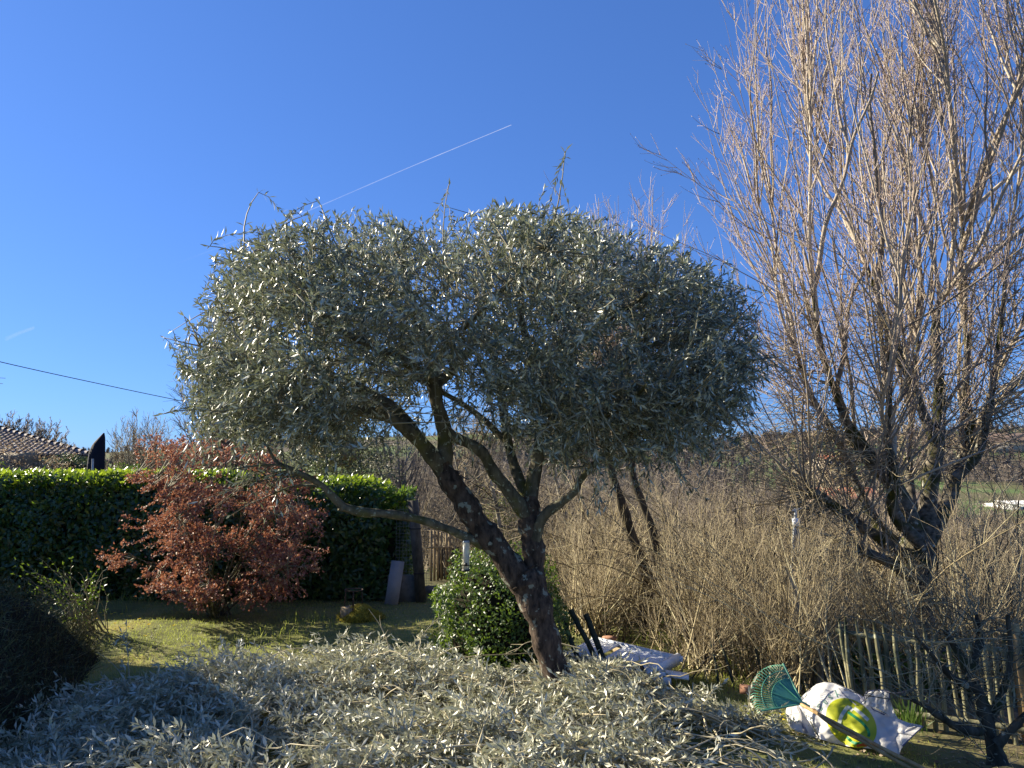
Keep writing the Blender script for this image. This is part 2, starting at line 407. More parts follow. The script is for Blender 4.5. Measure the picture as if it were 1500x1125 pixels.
gy = np.concatenate([np.linspace(-8, 16, 110), 16 + (np.linspace(0, 1, 110)[1:] ** 2.6) * 3500])
gx = np.concatenate([-(np.linspace(1, 0, 90)[:-1] ** 2.8) * 3500 - 9, np.linspace(-9, 9, 80), 9 + (np.linspace(0, 1, 90)[1:] ** 2.8) * 3500])
X, Yg = np.meshgrid(gx, gy, indexing='xy')
v, q = grid(np.stack([X, Yg, ground(X, Yg)], -1))
gmb = MB(); gmb.add(v, q[:, ::1])
tag(gmb.build('ground', ground_material(), smooth=True), kind='structure')

# ------------------------------------------------------------------ the olive tree
OY = 6.0
root = empty('olive_tree', gnd(828, 1035), 'large pruned olive tree with a broad silvery umbrella crown and lichened forked trunk', 'tree')
def nd(*rows): 
    rows = np.asarray(rows, float)
    return np.hstack([at(rows[:, 0], rows[:, 1], rows[:, 2]), rows[:, 3:4]])
tb = MB(); skel = []
def L_(mb, rows, K=22, S=10, bump=.07, seed=0, keep=True):
    P, R = limb(mb, nd(*rows), K, S, bump, seed)
    if keep: skel.append(np.hstack([P, R[:, None]]))
L_(tb, [(832, 1060, 5.92, .155), (822, 1015, 5.96, .120), (803, 950, 6.0, .108), (790, 900, 6.0, .114), (775, 858, 6.0, .128), (764, 838, 6.0, .12)], 34, 18, .08, 1, False)
L_(tb, [(782, 885, 6.0, .11), (760, 848, 6.0, .105), (726, 800, 5.97, .10), (700, 768, 5.95, .098), (680, 735, 5.93, .092), (660, 706, 5.92, .088), (646, 682, 5.92, .078)], 34, 16, .09, 2)
L_(tb, [(786, 890, 6.02, .10), (782, 850, 6.03, .092), (782, 810, 6.05, .088), (778, 780, 6.07, .092), (776, 752, 6.1, .088), (776, 728, 6.12, .065)], 30, 14, .09, 3)
part(tb, 'trunk', M_olbark, root, True)
lb = MB()
L_(lb, [(650, 690, 5.92, .075), (632, 668, 5.86, .064), (612, 643, 5.78, .058), (590, 625, 5.7, .05), (562, 608, 5.6, .043), (520, 602, 5.5, .04), (490, 612, 5.42, .036), (455, 600, 5.36, .032), (420, 575, 5.3, .026), (385, 540, 5.25, .018)], 40, 9, .07, 4)
L_(lb, [(612, 643, 5.78, .05), (600, 622, 5.8, .046), (580, 600, 5.85, .042), (550, 580, 5.9, .036), (510, 560, 5.95, .03), (460, 535, 6.0, .025), (400, 490, 6.1, .018), (350, 450, 6.2, .012)], 34, 8, .07, 5)
L_(lb, [(648, 694, 5.92, .074), (652, 660, 5.95, .066), (650, 625, 5.95, .06), (640, 590, 5.93, .056), (636, 560, 5.9, .05), (628, 525, 5.88, .042), (612, 480, 5.9, .033), (600, 430, 5.9, .024), (590, 380, 5.9, .014)], 36, 10, .07, 6)
L_(lb, [(636, 565, 5.9, .046), (660, 545, 6.0, .04), (682, 520, 6.1, .034), (700, 480, 6.25, .028), (715, 430, 6.4, .02), (720, 380, 6.5, .012)], 26, 8, .07, 7)
L_(lb, [(636, 560, 5.9, .045), (610, 540, 5.75, .04), (575, 520, 5.5, .034), (530, 500, 5.25, .027), (480, 470, 5.05, .02), (450, 430, 4.9, .012)], 26, 8, .07, 8)
L_(lb, [(778, 765, 6.08, .075), (764, 745, 6.06, .062), (740, 712, 6.0, .052), (722, 690, 5.97, .049), (708, 665, 5.95, .047), (688, 650, 5.95, .045), (664, 640, 5.95, .045), (652, 628, 5.95, .05)], 32, 10, .06, 9)
L_(lb, [(776, 735, 6.12, .072), (782, 700, 6.18, .058), (790, 660, 6.2, .052), (792, 610, 6.2, .046), (788, 560, 6.15, .042), (775, 510, 6.05, .036), (762, 460, 5.95, .028), (760, 400, 5.9, .016)], 32, 9, .06, 10)
L_(lb, [(776, 738, 6.12, .05), (756, 690, 6.3, .044), (745, 650, 6.45, .04), (735, 590, 6.6, .035), (725, 530, 6.8, .028), (705, 460, 7.0, .02), (690, 400, 7.1, .012)], 26, 8, .06, 11)
L_(lb, [(780, 815, 6.05, .05), (788, 775, 6.0, .045), (800, 752, 5.95, .042), (822, 736, 5.9, .036), (842, 720, 5.86, .031), (850, 704, 5.82, .028), (880, 670, 5.75, .024), (930, 630, 5.65, .019), (980, 590, 5.6, .013)], 32, 8, .06, 12)
L_(lb, [(790, 650, 6.2, .045), (820, 600, 6.2, .04), (860, 560, 6.2, .034), (910, 530, 6.2, .028), (970, 500, 6.15, .022), (1030, 490, 6.1, .013)], 26, 8, .06, 13)
L_(lb, [(788, 560, 6.15, .036), (830, 520, 5.9, .031), (870, 480, 5.7, .026), (920, 450, 5.5, .02), (960, 420, 5.3, .012)], 24, 7, .06, 14)
L_(lb, [(792, 610, 6.2, .036), (840, 590, 6.5, .031), (890, 560, 6.8, .026), (930, 500, 7.1, .02), (960, 450, 7.3, .012)], 24, 7, .06, 15)
L_(lb, [(792, 620, 6.2, .034), (835, 620, 5.9, .03), (880, 610, 5.5, .024), (920, 590, 5.2, .018), (950, 560, 4.9, .011)], 24, 7, .06, 16)
L_(lb, [(745, 650, 6.45, .03), (690, 600, 6.8, .027), (620, 560, 7.1, .022), (540, 520, 7.4, .015), (480, 480, 7.5, .01)], 24, 7, .06, 17)
L_(lb, [(628, 540, 5.88, .034), (660, 500, 5.5, .028), (700, 460, 5.1, .022), (740, 420, 4.8, .014), (770, 390, 4.6, .009)], 24, 7, .06, 18)
part(lb, 'limb', M_ollimb, root, True)
# the low mossy limb that reaches left over the lawn
n_main = len(skel)
mb = MB()
L_(mb, [(706, 797, 5.94, .046), (682, 786, 5.9, .034), (648, 772, 5.8, .032), (610, 760, 5.7, .033), (570, 753, 5.6, .032), (530, 750, 5.52, .035), (497, 741, 5.46, .034)], 34, 9, .08, 21, False)
L_(mb, [(503, 744, 5.47, .034), (488, 728, 5.42, .028), (470, 710, 5.36, .024), (446, 697, 5.3, .022), (428, 688, 5.27, .019), (405, 676, 5.24, .013), (392, 655, 5.2, .008)], 28, 8, .06, 22)
L_(mb, [(446, 697, 5.3, .014), (420, 694, 5.32, .011), (380, 700, 5.38, .008), (330, 712, 5.4, .004)], 16, 6, .04, 23)
L_(mb, [(428, 688, 5.27, .013), (405, 681, 5.2, .01), (370, 683, 5.15, .008), (340, 688, 5.1, .004)], 16, 6, .04, 24)
L_(mb, [(470, 712, 5.36, .012), (430, 712, 5.4, .008), (390, 728, 5.45, .005), (350, 745, 5.5, .003)], 14, 5, .04, 25)
P0 = bez(at(rng.uniform(340, 470, 26), rng.uniform(675, 705, 26), 5.3), at(rng.uniform(320, 440, 26), rng.uniform(680, 720, 26), 5.3), at(rng.uniform(290, 420, 26), rng.uniform(660, 760, 26), rng.uniform(5.1, 5.5, 26)), 8)
mb.add(*tubes(P0, np.linspace(.004, .0015, 8)[None], 3))
part(mb, 'low_branch', M_ollimb, root, True)
low_twigs = P0
CROWN = [(262, 505), (275, 470), (298, 425), (335, 375), (350, 352), (400, 333), (455, 328), (510, 318), (540, 312), (575, 320), (620, 334), (650, 326), (690, 332), (720, 302), (760, 304), (800, 298), (830, 302), (855, 318), (890, 326), (920, 346),
         (960, 350), (1000, 368), (1050, 385), (1085, 425), (1112, 480), (1122, 530), (1118, 590), (1095, 625), (1080, 665), (1030, 678), (1000, 660), (960, 688), (905, 692), (860, 668), (830, 690), (790, 655), (745, 650), (715, 600), (700, 560), (672, 560), (655, 600), (640, 560),
         (605, 590), (570, 610), (560, 625), (520, 625), (480, 660), (440, 668), (410, 645), (380, 670), (340, 640), (310, 640), (290, 618), (275, 585), (262, 545)]
cc = at(700, 500, OY)
def crown_pts(N, shell=.45):
    out = []
    while sum(map(len, out)) < N:
        u = nrm(rng.normal(size=(N * 3, 3))); r = rng.random(N * 3) ** (1 / 3.0)
        m = rng.random(N * 3) < .55; r = np.where(m, rng.uniform(.72, 1, N * 3), r)
        p = u * r[:, None]
        p = np.sign(p) * np.abs(p) ** .85
        p = cc + p * [2.55, 1.75, 1.32]
        px, py = proj(p); jx = np.clip(np.repeat(rng.normal(size=len(px) // 3 + 1) * 8, 3)[:len(px)], -12, 12)
        ok = inpoly(px + jx, py + np.clip(rng.normal(size=len(px)) * 6, -11, 11), CROWN)
        # clumps with gaps
        cl = np.sin(p[:, 0] * 4.1 + 1.3 * np.sin(p[:, 1] * 3)) + np.sin(p[:, 1] * 4.6 + 2) + np.sin(p[:, 2] * 5.2 + p[:, 0] * 2)
        ok &= cl > rng.uniform(-2.2, 1.0, len(cl))
        low = (py > 590) & (px < 560); ok &= ~(low & (rng.random(len(px)) < .15))
        out.append(p[ok])
    return np.concatenate(out)[:N]
SK = np.concatenate(skel[:n_main])[:, :]
def nearest(Q, S, mult=1.0):
    out = np.empty(len(Q), int)
    for i in range(0, len(Q), 500):
        d = np.linalg.norm(Q[i:i + 500, None] - S[None, :, :3], axis=2); out[i:i + 500] = d.argmin(1)
    return out
T1 = crown_pts(170); i1 = nearest(T1, SK[::2]); A1 = SK[::2][i1]
mid = (A1[:, :3] + T1) / 2 + nrm(T1 - cc) * .08 + [0, 0, .05]
B1 = wob(bez(A1[:, :3], mid, T1, 9), .03)
r1 = np.minimum(A1[:, 3] * .6, .016)[:, None] * np.linspace(1, .35, 9)[None]
sec = MB(); sec.add(*tubes(B1, r1, 5))
S2 = np.concatenate([SK[:, :3], B1.reshape(-1, 3)])
NT = 3700
tip = crown_pts(NT)
dirn = nrm(nrm((tip - cc) / [2.2, 1.6, 1.2]) * .9 + rng.normal(size=(NT, 3)) * .6 + [0, 0, .35])
droop = (proj(tip)[1] > 560); dirn[droop, 2] -= .55; dirn = nrm(dirn)
Lt = rng.uniform(.22, .5, NT); base = tip - dirn * Lt[:, None]
P1 = wob(bez(base, (base + tip) / 2 + rng.normal(size=(NT, 3)) * .03 + [0, 0, .03], tip, 6), .018)
i2 = nearest(base, S2); con = bez(S2[i2], (S2[i2] + base) / 2 + rng.normal(size=(NT, 3)) * .05 + [0, 0, .03], base, 5)
sec.add(*tubes(con, np.linspace(.007, .003, 5)[None], 3)); sec.add(*tubes(P1, np.linspace(.003, .001, 6)[None], 3))
# hanging sprays along the lower rim
hx = rng.uniform(285, 1090, 110); hy = np.interp(hx, [285, 400, 560, 700, 800, 950, 1090], [600, 640, 610, 600, 650, 670, 620]) + rng.uniform(-30, 10, 110)
HA = at(hx, hy, rng.uniform(4.9, 7.0, 110)); HB = HA + np.stack([rng.normal(size=110) * .12, rng.normal(size=110) * .12, -rng.uniform(.15, .42, 110)], -1)
PH = wob(bez(HA, (HA + HB) / 2 + np.stack([rng.normal(size=110) * .1, rng.normal(size=110) * .1, np.full(110, .06)], -1), HB, 6), .012); sec.add(*tubes(PH, np.linspace(.0035, .0012, 6)[None], 3))
ih = nearest(HA, S2); conh = bez(S2[ih], (S2[ih] + HA) / 2 + [0, 0, .04], HA, 5); sec.add(*tubes(conh, np.linspace(.006, .0035, 5)[None], 3))
# a few long upright shoots on top
top = [(x_, y_, y__) for x_, y_, y__ in zip(np.linspace(380, 1060, 40) + rng.normal(size=40) * 8, np.interp(np.linspace(380, 1060, 40), [380, 540, 640, 720, 900, 1060], [332, 304, 318, 304, 322, 388]) + rng.uniform(-4, 16, 40), rng.uniform(5.3, 6.3, 40))] + [(798, 275, 5.7), (826, 278, 5.8), (540, 306, 5.8), (720, 300, 5.6), (640, 312, 5.9), (405, 330, 5.7), (560, 312, 5.6), (960, 345, 5.9), (890, 325, 5.8), (265, 505, 6), (1108, 455, 6), (925, 335, 5.6), (990, 365, 5.8), (765, 310, 6.1), (452, 318, 5.8), (500, 316, 5.9)]
TT = np.array([at(*t) for t in top]); TB = TT + np.stack([rng.normal(size=len(TT)) * .12, rng.normal(size=len(TT)) * .1, rng.uniform(-.55, -.4, len(TT))], -1)
P2 = wob(bez(TB, (TB + TT) / 2 + rng.normal(size=TT.shape) * .05, TT, 6), .01); sec.add(*tubes(P2, np.linspace(.004, .0015, 6)[None], 3))
part(sec, 'twigs', M_oltwig, root, kind='stuff')
lf = MB()
v, t = leaves_on(P1, 30, .061, .0142, 50, .08, jit=.3, flip=.30); lf.add(v, t=t)
v, t = leaves_on(P2, 24, .065, .015, 42, .05); lf.add(v, t=t)
v, t = leaves_on(PH, 22, .070, .016, 45, .05, flip=.3); lf.add(v, t=t)
v, t = leaves_on(con, 6, .065, .016, 50, .3, flip=.3); lf.add(v, t=t)
v, t = leaves_on(low_twigs[:12], 10, .065, .016, 50, .2); lf.add(v, t=t)
part(lf, 'crown', M_olive, root, kind='stuff')
print('olive', time.time() - T0)

# ------------------------------------------------------------------ bird feeder on the low limb
f0 = at(683, 790, 5.88)
fr = empty('bird_feeder', f0 + [0, 0, -.24], 'clear tube bird feeder half full of seed hanging from the low mossy limb', 'bird feeder')
def cyl(c, r0, r1, z0, z1, S=14):
    a = np.arange(S) / S * 2 * PI; ring = np.stack([np.cos(a), np.sin(a)], -1)
    v = np.vstack([np.c_[ring * r0, np.full(S, z0)], np.c_[ring * r1, np.full(S, z1)], [[0, 0, z0], [0, 0, z1]]]) + c
    q = [[i, (i + 1) % S, S + (i + 1) % S, S + i] for i in range(S)]
    t = [[2 * S, (i + 1) % S, i] for i in range(S)] + [[2 * S + 1, S + i, S + (i + 1) % S] for i in range(S)]
    return v, q, t
fb = f0 + [0, 0, -.24]
m_tube, n_, l_, p_ = mat('clear_tube'); p_.inputs['Base Color'].default_value = (.75, .74, .62, 1); p_.inputs['Roughness'].default_value = .25; p_.inputs['Alpha'].default_value = .55
part(MB().add(*cyl(fb, .027, .027, .012, .215)), 'tube', m_tube, fr)
part(MB().add(*cyl(fb, .024, .024, .013, .13)), 'seed_fill', M_seed, fr)
part(MB().add(*cyl(fb, .031, .031, -.004, .012)), 'base_tray', M_black, fr)
part(MB().add(*cyl(fb, .030, .022, .215, .232)), 'lid', M_metal, fr)
fport = part(MB().add(*cyl(fb + [.0, -.028, .05], .012, .012, -.010, .012)), 'feeding_port', M_black, fr)
mbb = MB(); mbb.add(*tubes(np.array([[fb + [-.05, -.03, .045], fb + [.05, -.03, .045]]]), .003, 5)); part(mbb, 'perch', M_black, fr, sub=fport)
mbb = MB(); mbb.add(*tubes(np.array([[fb + [0, 0, .23], fb + [0.003, 0, .30]]]), .002, 4)); part(mbb, 'hanging_wire', M_wire, fr)

# ------------------------------------------------------------------ heap of cut olive branches
PILE = np.array([(-3.9, 4.0), (-3.95, 5.0), (-3.3, 6.3), (-2.7, 6.9), (-1.9, 7.2), (-1.0, 7.35), (-.4, 7.0), (.2, 6.6), (.6, 7.1), (1.25, 6.7), (1.55, 6.2), (1.8, 5.7), (1.9, 5.2), (1.75, 4.4), (1.5, 3.2), (-3.0, 3.2)])
def pile_dist(x, y):
    d = np.full(np.shape(x), 1e9); n = len(PILE)
    for i in range(n):
        a, b = PILE[i], PILE[(i + 1) % n]; ab = b - a
        t = np.clip(((x - a[0]) * ab[0] + (y - a[1]) * ab[1]) / (ab @ ab), 0, 1)
        d = np.minimum(d, np.hypot(x - a[0] - t * ab[0], y - a[1] - t * ab[1]))
    return np.where(inpoly(x, y, PILE), d, -d)
def pile_h(x, y):
    d = pile_dist(x, y)
    h = .22 * sstep(-.05, .9, d) * (1 + .45 * vnoise(x, y, 2.2, 12)) + .05 * sstep(0, .3, d)
    h = h * (1 - .35 * sstep(-2.2, -3.2, x)) * (1 - .35 * sstep(1.2, 1.9, x))
    return np.maximum(h, 0)
NB = 560; xc = rng.uniform(-3.9, 2.1, NB * 3); yc = rng.uniform(3.2, 7.4, NB * 3)
ok = (pile_dist(xc, yc) > rng.uniform(-.15, .1, len(xc))); xc, yc = xc[ok][:NB], yc[ok][:NB]; NB = len(xc)
thb = np.where(rng.random(NB) < .55, rng.normal(PI * .95, .55, NB), rng.uniform(0, 2 * PI, NB)); Lb = rng.uniform(.45, 1.1, NB); dep = rng.random(NB) ** .5
K_ = 12; tt_ = np.linspace(-.5, .5, K_)[None]; curv = rng.normal(size=(NB, 1)) * .35
bx_ = xc[:, None] + np.cos(thb)[:, None] * Lb[:, None] * tt_ - np.sin(thb)[:, None] * curv * Lb[:, None] * (tt_ ** 2 - .1)
by_ = yc[:, None] + np.sin(thb)[:, None] * Lb[:, None] * tt_ + np.cos(thb)[:, None] * curv * Lb[:, None] * (tt_ ** 2 - .1)
bz_ = ground(bx_, by_) + pile_h(bx_, by_) * dep[:, None] + .02 + (.07 * rng.random((NB, 1))) * (1 - (2 * tt_) ** 2) + rng.normal(size=(NB, 1)) * .05 * tt_
bz_ = np.maximum(bz_, ground(bx_, by_) + .012)
PBg = np.stack([bx_, by_, bz_], -1)
nk = 10; kk_ = rng.integers(1, K_ - 1, (NB, nk)); base = PBg[np.arange(NB)[:, None], kk_].reshape(-1, 3)
side = np.where(rng.random((NB, nk)) < .5, -1, 1); th = (thb[:, None] + side * rng.uniform(.15, .95, (NB, nk))).ravel(); el = rng.normal(.12, .26, NB * nk); Lp = rng.uniform(.16, .42, NB * nk)
dv = np.stack([np.cos(th) * np.cos(el), np.sin(th) * np.cos(el), np.sin(el)], -1); tipp = base + dv * Lp[:, None]; tipp[:, 2] = np.maximum(tipp[:, 2], ground(tipp[:, 0], tipp[:, 1]) + .015)
good = (np.hypot(base[:, 0] - root.location[0], base[:, 1] - root.location[1]) > .16) & (pile_dist(tipp[:, 0], tipp[:, 1]) > -.22)
good &= ~((base[:, 0] < -1.9) & (vnoise(base[:, 0], base[:, 1], 2.4, 30) > .35)); good &= ~((base[:, 0] > 1.0) & (vnoise(base[:, 0], base[:, 1], 2.6, 31) > .05))
good &= ~(vnoise(base[:, 0], base[:, 1], 3.6, 32) > .52)
base, tipp = base[good], tipp[good]; n_ = len(base)
PP = wob(bez(base, (base + tipp) / 2 + [0, 0, .035] + rng.normal(size=(n_, 3)) * .02, tipp, 6), .012)
hp = MB(); hp.add(*tubes(PP, np.linspace(.0032, .0012, 6)[None], 3), m=1)
gb = pile_dist(PBg[:, :, 0], PBg[:, :, 1]).min(1) > -.25
hp.add(*tubes(PBg[gb], np.linspace(.0075, .003, K_)[None], 4), m=1)
# longer bare sticks in the heap
nb = 120; xb = rng.uniform(-3.2, 1.9, nb); yb = rng.uniform(3.6, 7.2, nb); kb = pile_dist(xb, yb) > .1; xb, yb = xb[kb], yb[kb]; nb = len(xb)
A = np.stack([xb, yb, ground(xb, yb) + pile_h(xb, yb) * 1.0 + .02], -1); th = rng.uniform(0, 2 * PI, nb); Ls = rng.uniform(.4, 1.0, nb)
Bp = A + np.stack([np.cos(th) * Ls, np.sin(th) * Ls, rng.normal(.03, .1, nb)], -1); Bp[:, 2] = np.maximum(Bp[:, 2], pile_h(Bp[:, 0], Bp[:, 1]) + .03)
kk = pile_dist(Bp[:, 0], Bp[:, 1]) > -.1; A, Bp = A[kk], Bp[kk]
hp.add(*tubes(wob(bez(A, (A + Bp) / 2 + [0, 0, .07], Bp, 9), .035), np.linspace(.006, .002, 9)[None], 4), m=1)
v, t = leaves_on(PP, 22, .066, .0165, 50, .08, jit=.35, flip=.5, droop=.12); hp.add(v, t=t)
# loose leaves lying about
nl = 6000; xl = rng.uniform(-3.9, 2.6, nl); yl = rng.uniform(3.4, 7.6, nl); kl = pile_dist(xl, yl) > -.35; xl, yl = xl[kl], yl[kl]; nl = len(xl)
pl = np.stack([xl, yl, ground(xl, yl) + .008 + pile_h(xl, yl) * rng.random(nl)], -1); th = rng.uniform(0, 2 * PI, nl)
v, t = leaf_geo(pl, np.stack([np.cos(th), np.sin(th), rng.normal(0, .2, nl)], -1), rng.normal(size=(nl, 3)) * .5 + [0, 0, 1], .066, .016); hp.add(v, t=t)
tag(hp.build('cut_olive_branches', [M_cut, M_cuttwig]), 'heap of silvery cut olive branches covering the grass round the tree trunk', 'branches', kind='stuff')
def cut_branch(pts, label, r0=.008, leaves=12, seed=0, sub=3, frac=1.0):
    rr = np.random.default_rng(seed)
    pts = np.array([at(*p) for p in pts]); P = catmull(pts, 16)
    o = empty('cut_branch', pts[0], label, 'branch', 'cut branches sticking out of the heap')
    b = MB(); b.add(*tubes(P[None], np.linspace(r0, r0 * .3, 16)[None], 6)); S = []
    for k in range(sub):
        i = rr.integers(4, 14); d = nrm(P[min(i + 1, 15)] - P[i]) + rr.normal(size=3) * .6; e = P[i] + nrm(d) * rr.uniform(.08, .2)
        S.append(bez(P[i][None], ((P[i] + e) / 2 + rr.normal(size=3) * .02)[None], e[None], 16)[0])
    if S: b.add(*tubes(np.array(S), np.linspace(r0 * .4, .001, 16)[None], 4))
    part(b, 'stem', M_cuttwig, o, True)
    if leaves:
        v, t = leaves_on(np.array([P] + S), leaves, .062, .016, 50, 1 - frac, r=rr, flip=.4)
        part(MB().add(v, t=t), 'leaves', M_cut, o, kind='stuff')
cut_branch([(572, 985, 6.7), (570, 950, 6.8), (558, 918, 6.85), (540, 892, 6.9)], 'bare arching cut twig rising in front of the mossy stump', .007, 0, 1, 4)
cut_branch([(560, 975, 6.6), (600, 950, 6.7), (632, 915, 6.8), (650, 898, 6.9)], 'cut twig with pale leaves slanting up beside the round green bush', .005, 14, 2)
cut_branch([(235, 1035, 5.6), (290, 1000, 5.8), (335, 975, 5.9), (350, 940, 6.0)], 'cut twig with two pale leaf sprays at the left rim of the heap', .006, 14, 3)
cut_branch([(850, 905 + 45, 6.2), (800, 938, 6.3), (770, 942, 6.3), (755, 955, 6.3)], 'bent bare twig crossing in front of the bush at the trunk', .006, 0, 4, 5)
cut_branch([(690, 1080, 4.9), (686, 1040, 5.0), (688, 1010, 5.05), (694, 985, 5.1)], 'thin upright twig ending in one big pale leaf left of the trunk', .004, 5, 5, 0, .3)
cut_branch([(850, 1046, 5.2), (868, 1047, 5.1), (880, 1047, 5.05), (893, 1048, 5.0)], 'short straight sawn stick lying right of the trunk foot', .009, 0, 6, 0)
cut_branch([(820, 1045, 5.6), (818, 1030, 5.6), (818, 1015, 5.6), (819, 1003, 5.6)], 'short upright sawn peg against the trunk foot', .009, 0, 7, 0)
cut_branch([(10, 1122, 4.6), (60, 1090, 4.7), (110, 1045, 4.8), (165, 1030, 4.9)], 'long shaded cut spray at the lower left corner', .006, 26, 8)
cut_branch([(190, 1000, 6.2), (188, 970, 6.25), (186, 940, 6.3), (185, 918, 6.3)], 'dark upright twig with a few withered leaves at the lawn edge', .005, 10, 9)
print('pile', time.time() - T0)

# ------------------------------------------------------------------ foliage masses: hedge, bushes
def shell_leaves(P, Nrm, L, W, mats_trans, r=rng, out=.5, fold=.15, droop=.1):
    n = len(P); tang = nrm(np.cross(Nrm, r.normal(size=(n, 3))))
    d = nrm(tang + Nrm * r.uniform(0, out * 2, (n, 1)) + [0, 0, .15]); nn = Nrm + r.normal(size=(n, 3)) * .45 + [0, 0, .35]
    return leaf_geo(P, d, nn, L * r.uniform(.6, 1.15, n), W * r.uniform(.7, 1.15, n), fold, droop)
# laurel hedge
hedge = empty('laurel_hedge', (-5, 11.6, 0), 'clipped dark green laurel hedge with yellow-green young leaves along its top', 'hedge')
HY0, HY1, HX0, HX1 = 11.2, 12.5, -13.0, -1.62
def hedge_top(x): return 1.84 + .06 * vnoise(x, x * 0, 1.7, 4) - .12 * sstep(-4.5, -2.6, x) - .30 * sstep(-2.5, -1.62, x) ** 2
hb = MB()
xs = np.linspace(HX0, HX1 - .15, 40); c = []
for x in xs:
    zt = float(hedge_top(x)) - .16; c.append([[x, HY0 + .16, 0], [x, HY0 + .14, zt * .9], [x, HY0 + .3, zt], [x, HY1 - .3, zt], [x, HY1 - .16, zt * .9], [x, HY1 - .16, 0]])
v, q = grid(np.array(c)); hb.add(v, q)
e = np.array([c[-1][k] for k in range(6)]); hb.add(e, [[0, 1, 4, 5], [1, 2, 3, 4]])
part(hb, 'core_hull', M_core, hedge)  # solid dark hull painting the shade inside the hedge
N = 22000
x = rng.uniform(-9.5, HX1, N); z = rng.random(N) * hedge_top(x); bul = .16 * vnoise(x * 1.3, z * 1.6, 2.1, 8) + .10 * np.sin(PI * np.clip(z / 1.8, 0, 1))
rnd = sstep(HX1 - .5, HX1, x) ** 2 * .5 + sstep(1.35, 1.9, z) * .16
Pf = np.stack([x, HY0 - bul + rnd + rng.uniform(-.05, .16, N), z], -1)
v, t = shell_leaves(Pf, np.tile([0, -1., .1], (N, 1)), .115, .05, 0)
a = MB(); a.add(v, t=t)
N = 2600; z = rng.random(N) * 1.6; y = rng.uniform(HY0 + .1, HY1, N)
v, t = shell_leaves(np.stack([HX1 - .05 + .08 * vnoise(y * 2, z * 2, 2, 2) + rng.uniform(-.12, .06, N), y, z], -1), np.tile([1., -.2, .1], (N, 1)), .115, .05, 0); a.add(v, t=t)
part(a, 'foliage', M_laurel, hedge, kind='stuff')
N = 7500; x = rng.uniform(-9.5, HX1, N); y = HY0 + .02 + (HY1 - HY0) * rng.random(N) ** 1.2
P = np.stack([x, y, hedge_top(x) + rng.uniform(-.10, .04, N) - .16 * sstep(HY0 + .25, HY0, y)], -1)
v, t = shell_leaves(P, np.tile([0, -.2, 1.], (N, 1)), .11, .048, 0, out=.8); a = MB(); a.add(v, t=t)
part(a, 'sunlit_top_leaves', M_lautop, hedge, kind='stuff')  # same laurel, with the backlit yellow put into its colour

def blob_bush(name, label, cat, center, rad, N, L, W, m, seed=0, core=.8, coremat=None, lump=.16, poly=None, stemmat=None, group=None, both=0.5, flat=True):
    r = np.random.default_rng(seed); center = np.asarray(center, float); rad = np.asarray(rad, float)
    gz = float(ground(center[0], center[1]))
    o = empty(name, (center[0], center[1], gz), label, cat, group)
    u = nrm(r.normal(size=(N * 2, 3))); 
    def lumps(u): return 1 + lump * (np.sin(u[:, 0] * 7 + seed) * np.sin(u[:, 1] * 6 + seed * 2) + .6 * np.sin(u[:, 2] * 9 + u[:, 0] * 5 + seed))
    k = lumps(u) * (1 - (1 - core) * r.random(N * 2) ** 1.4 * .9)
    P = center + u * k[:, None] * rad
    ok = P[:, 2] > gz + .02
    if poly is not None:
        px, py = proj(P); ok &= inpoly(px, py, poly)
    P = P[ok][:N]; u = u[ok][:N]
    v, t = shell_leaves(P, nrm(u / rad), L, W, 0, r, out=.6)
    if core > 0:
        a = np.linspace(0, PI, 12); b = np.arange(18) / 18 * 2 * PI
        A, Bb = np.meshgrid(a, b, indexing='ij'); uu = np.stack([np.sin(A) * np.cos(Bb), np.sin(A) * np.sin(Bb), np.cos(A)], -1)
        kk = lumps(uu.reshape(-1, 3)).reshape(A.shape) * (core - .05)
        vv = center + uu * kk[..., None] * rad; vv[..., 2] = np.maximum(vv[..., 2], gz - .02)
        cv, cq = grid(vv, True); part(MB().add(cv, cq), 'core_hull', coremat or M_core, o)  # solid hull; its default colour paints the shade inside the bush
    part(MB().add(v, t=t), 'foliage', m, o, kind='stuff')
    return o
blob_bush('round_bush', 'round glossy green bush growing right behind the olive trunk', 'bush', (-.10, 7.5, .40), (.68, .68, .74), 12500, .044, .021, M_bush, 3, .78)
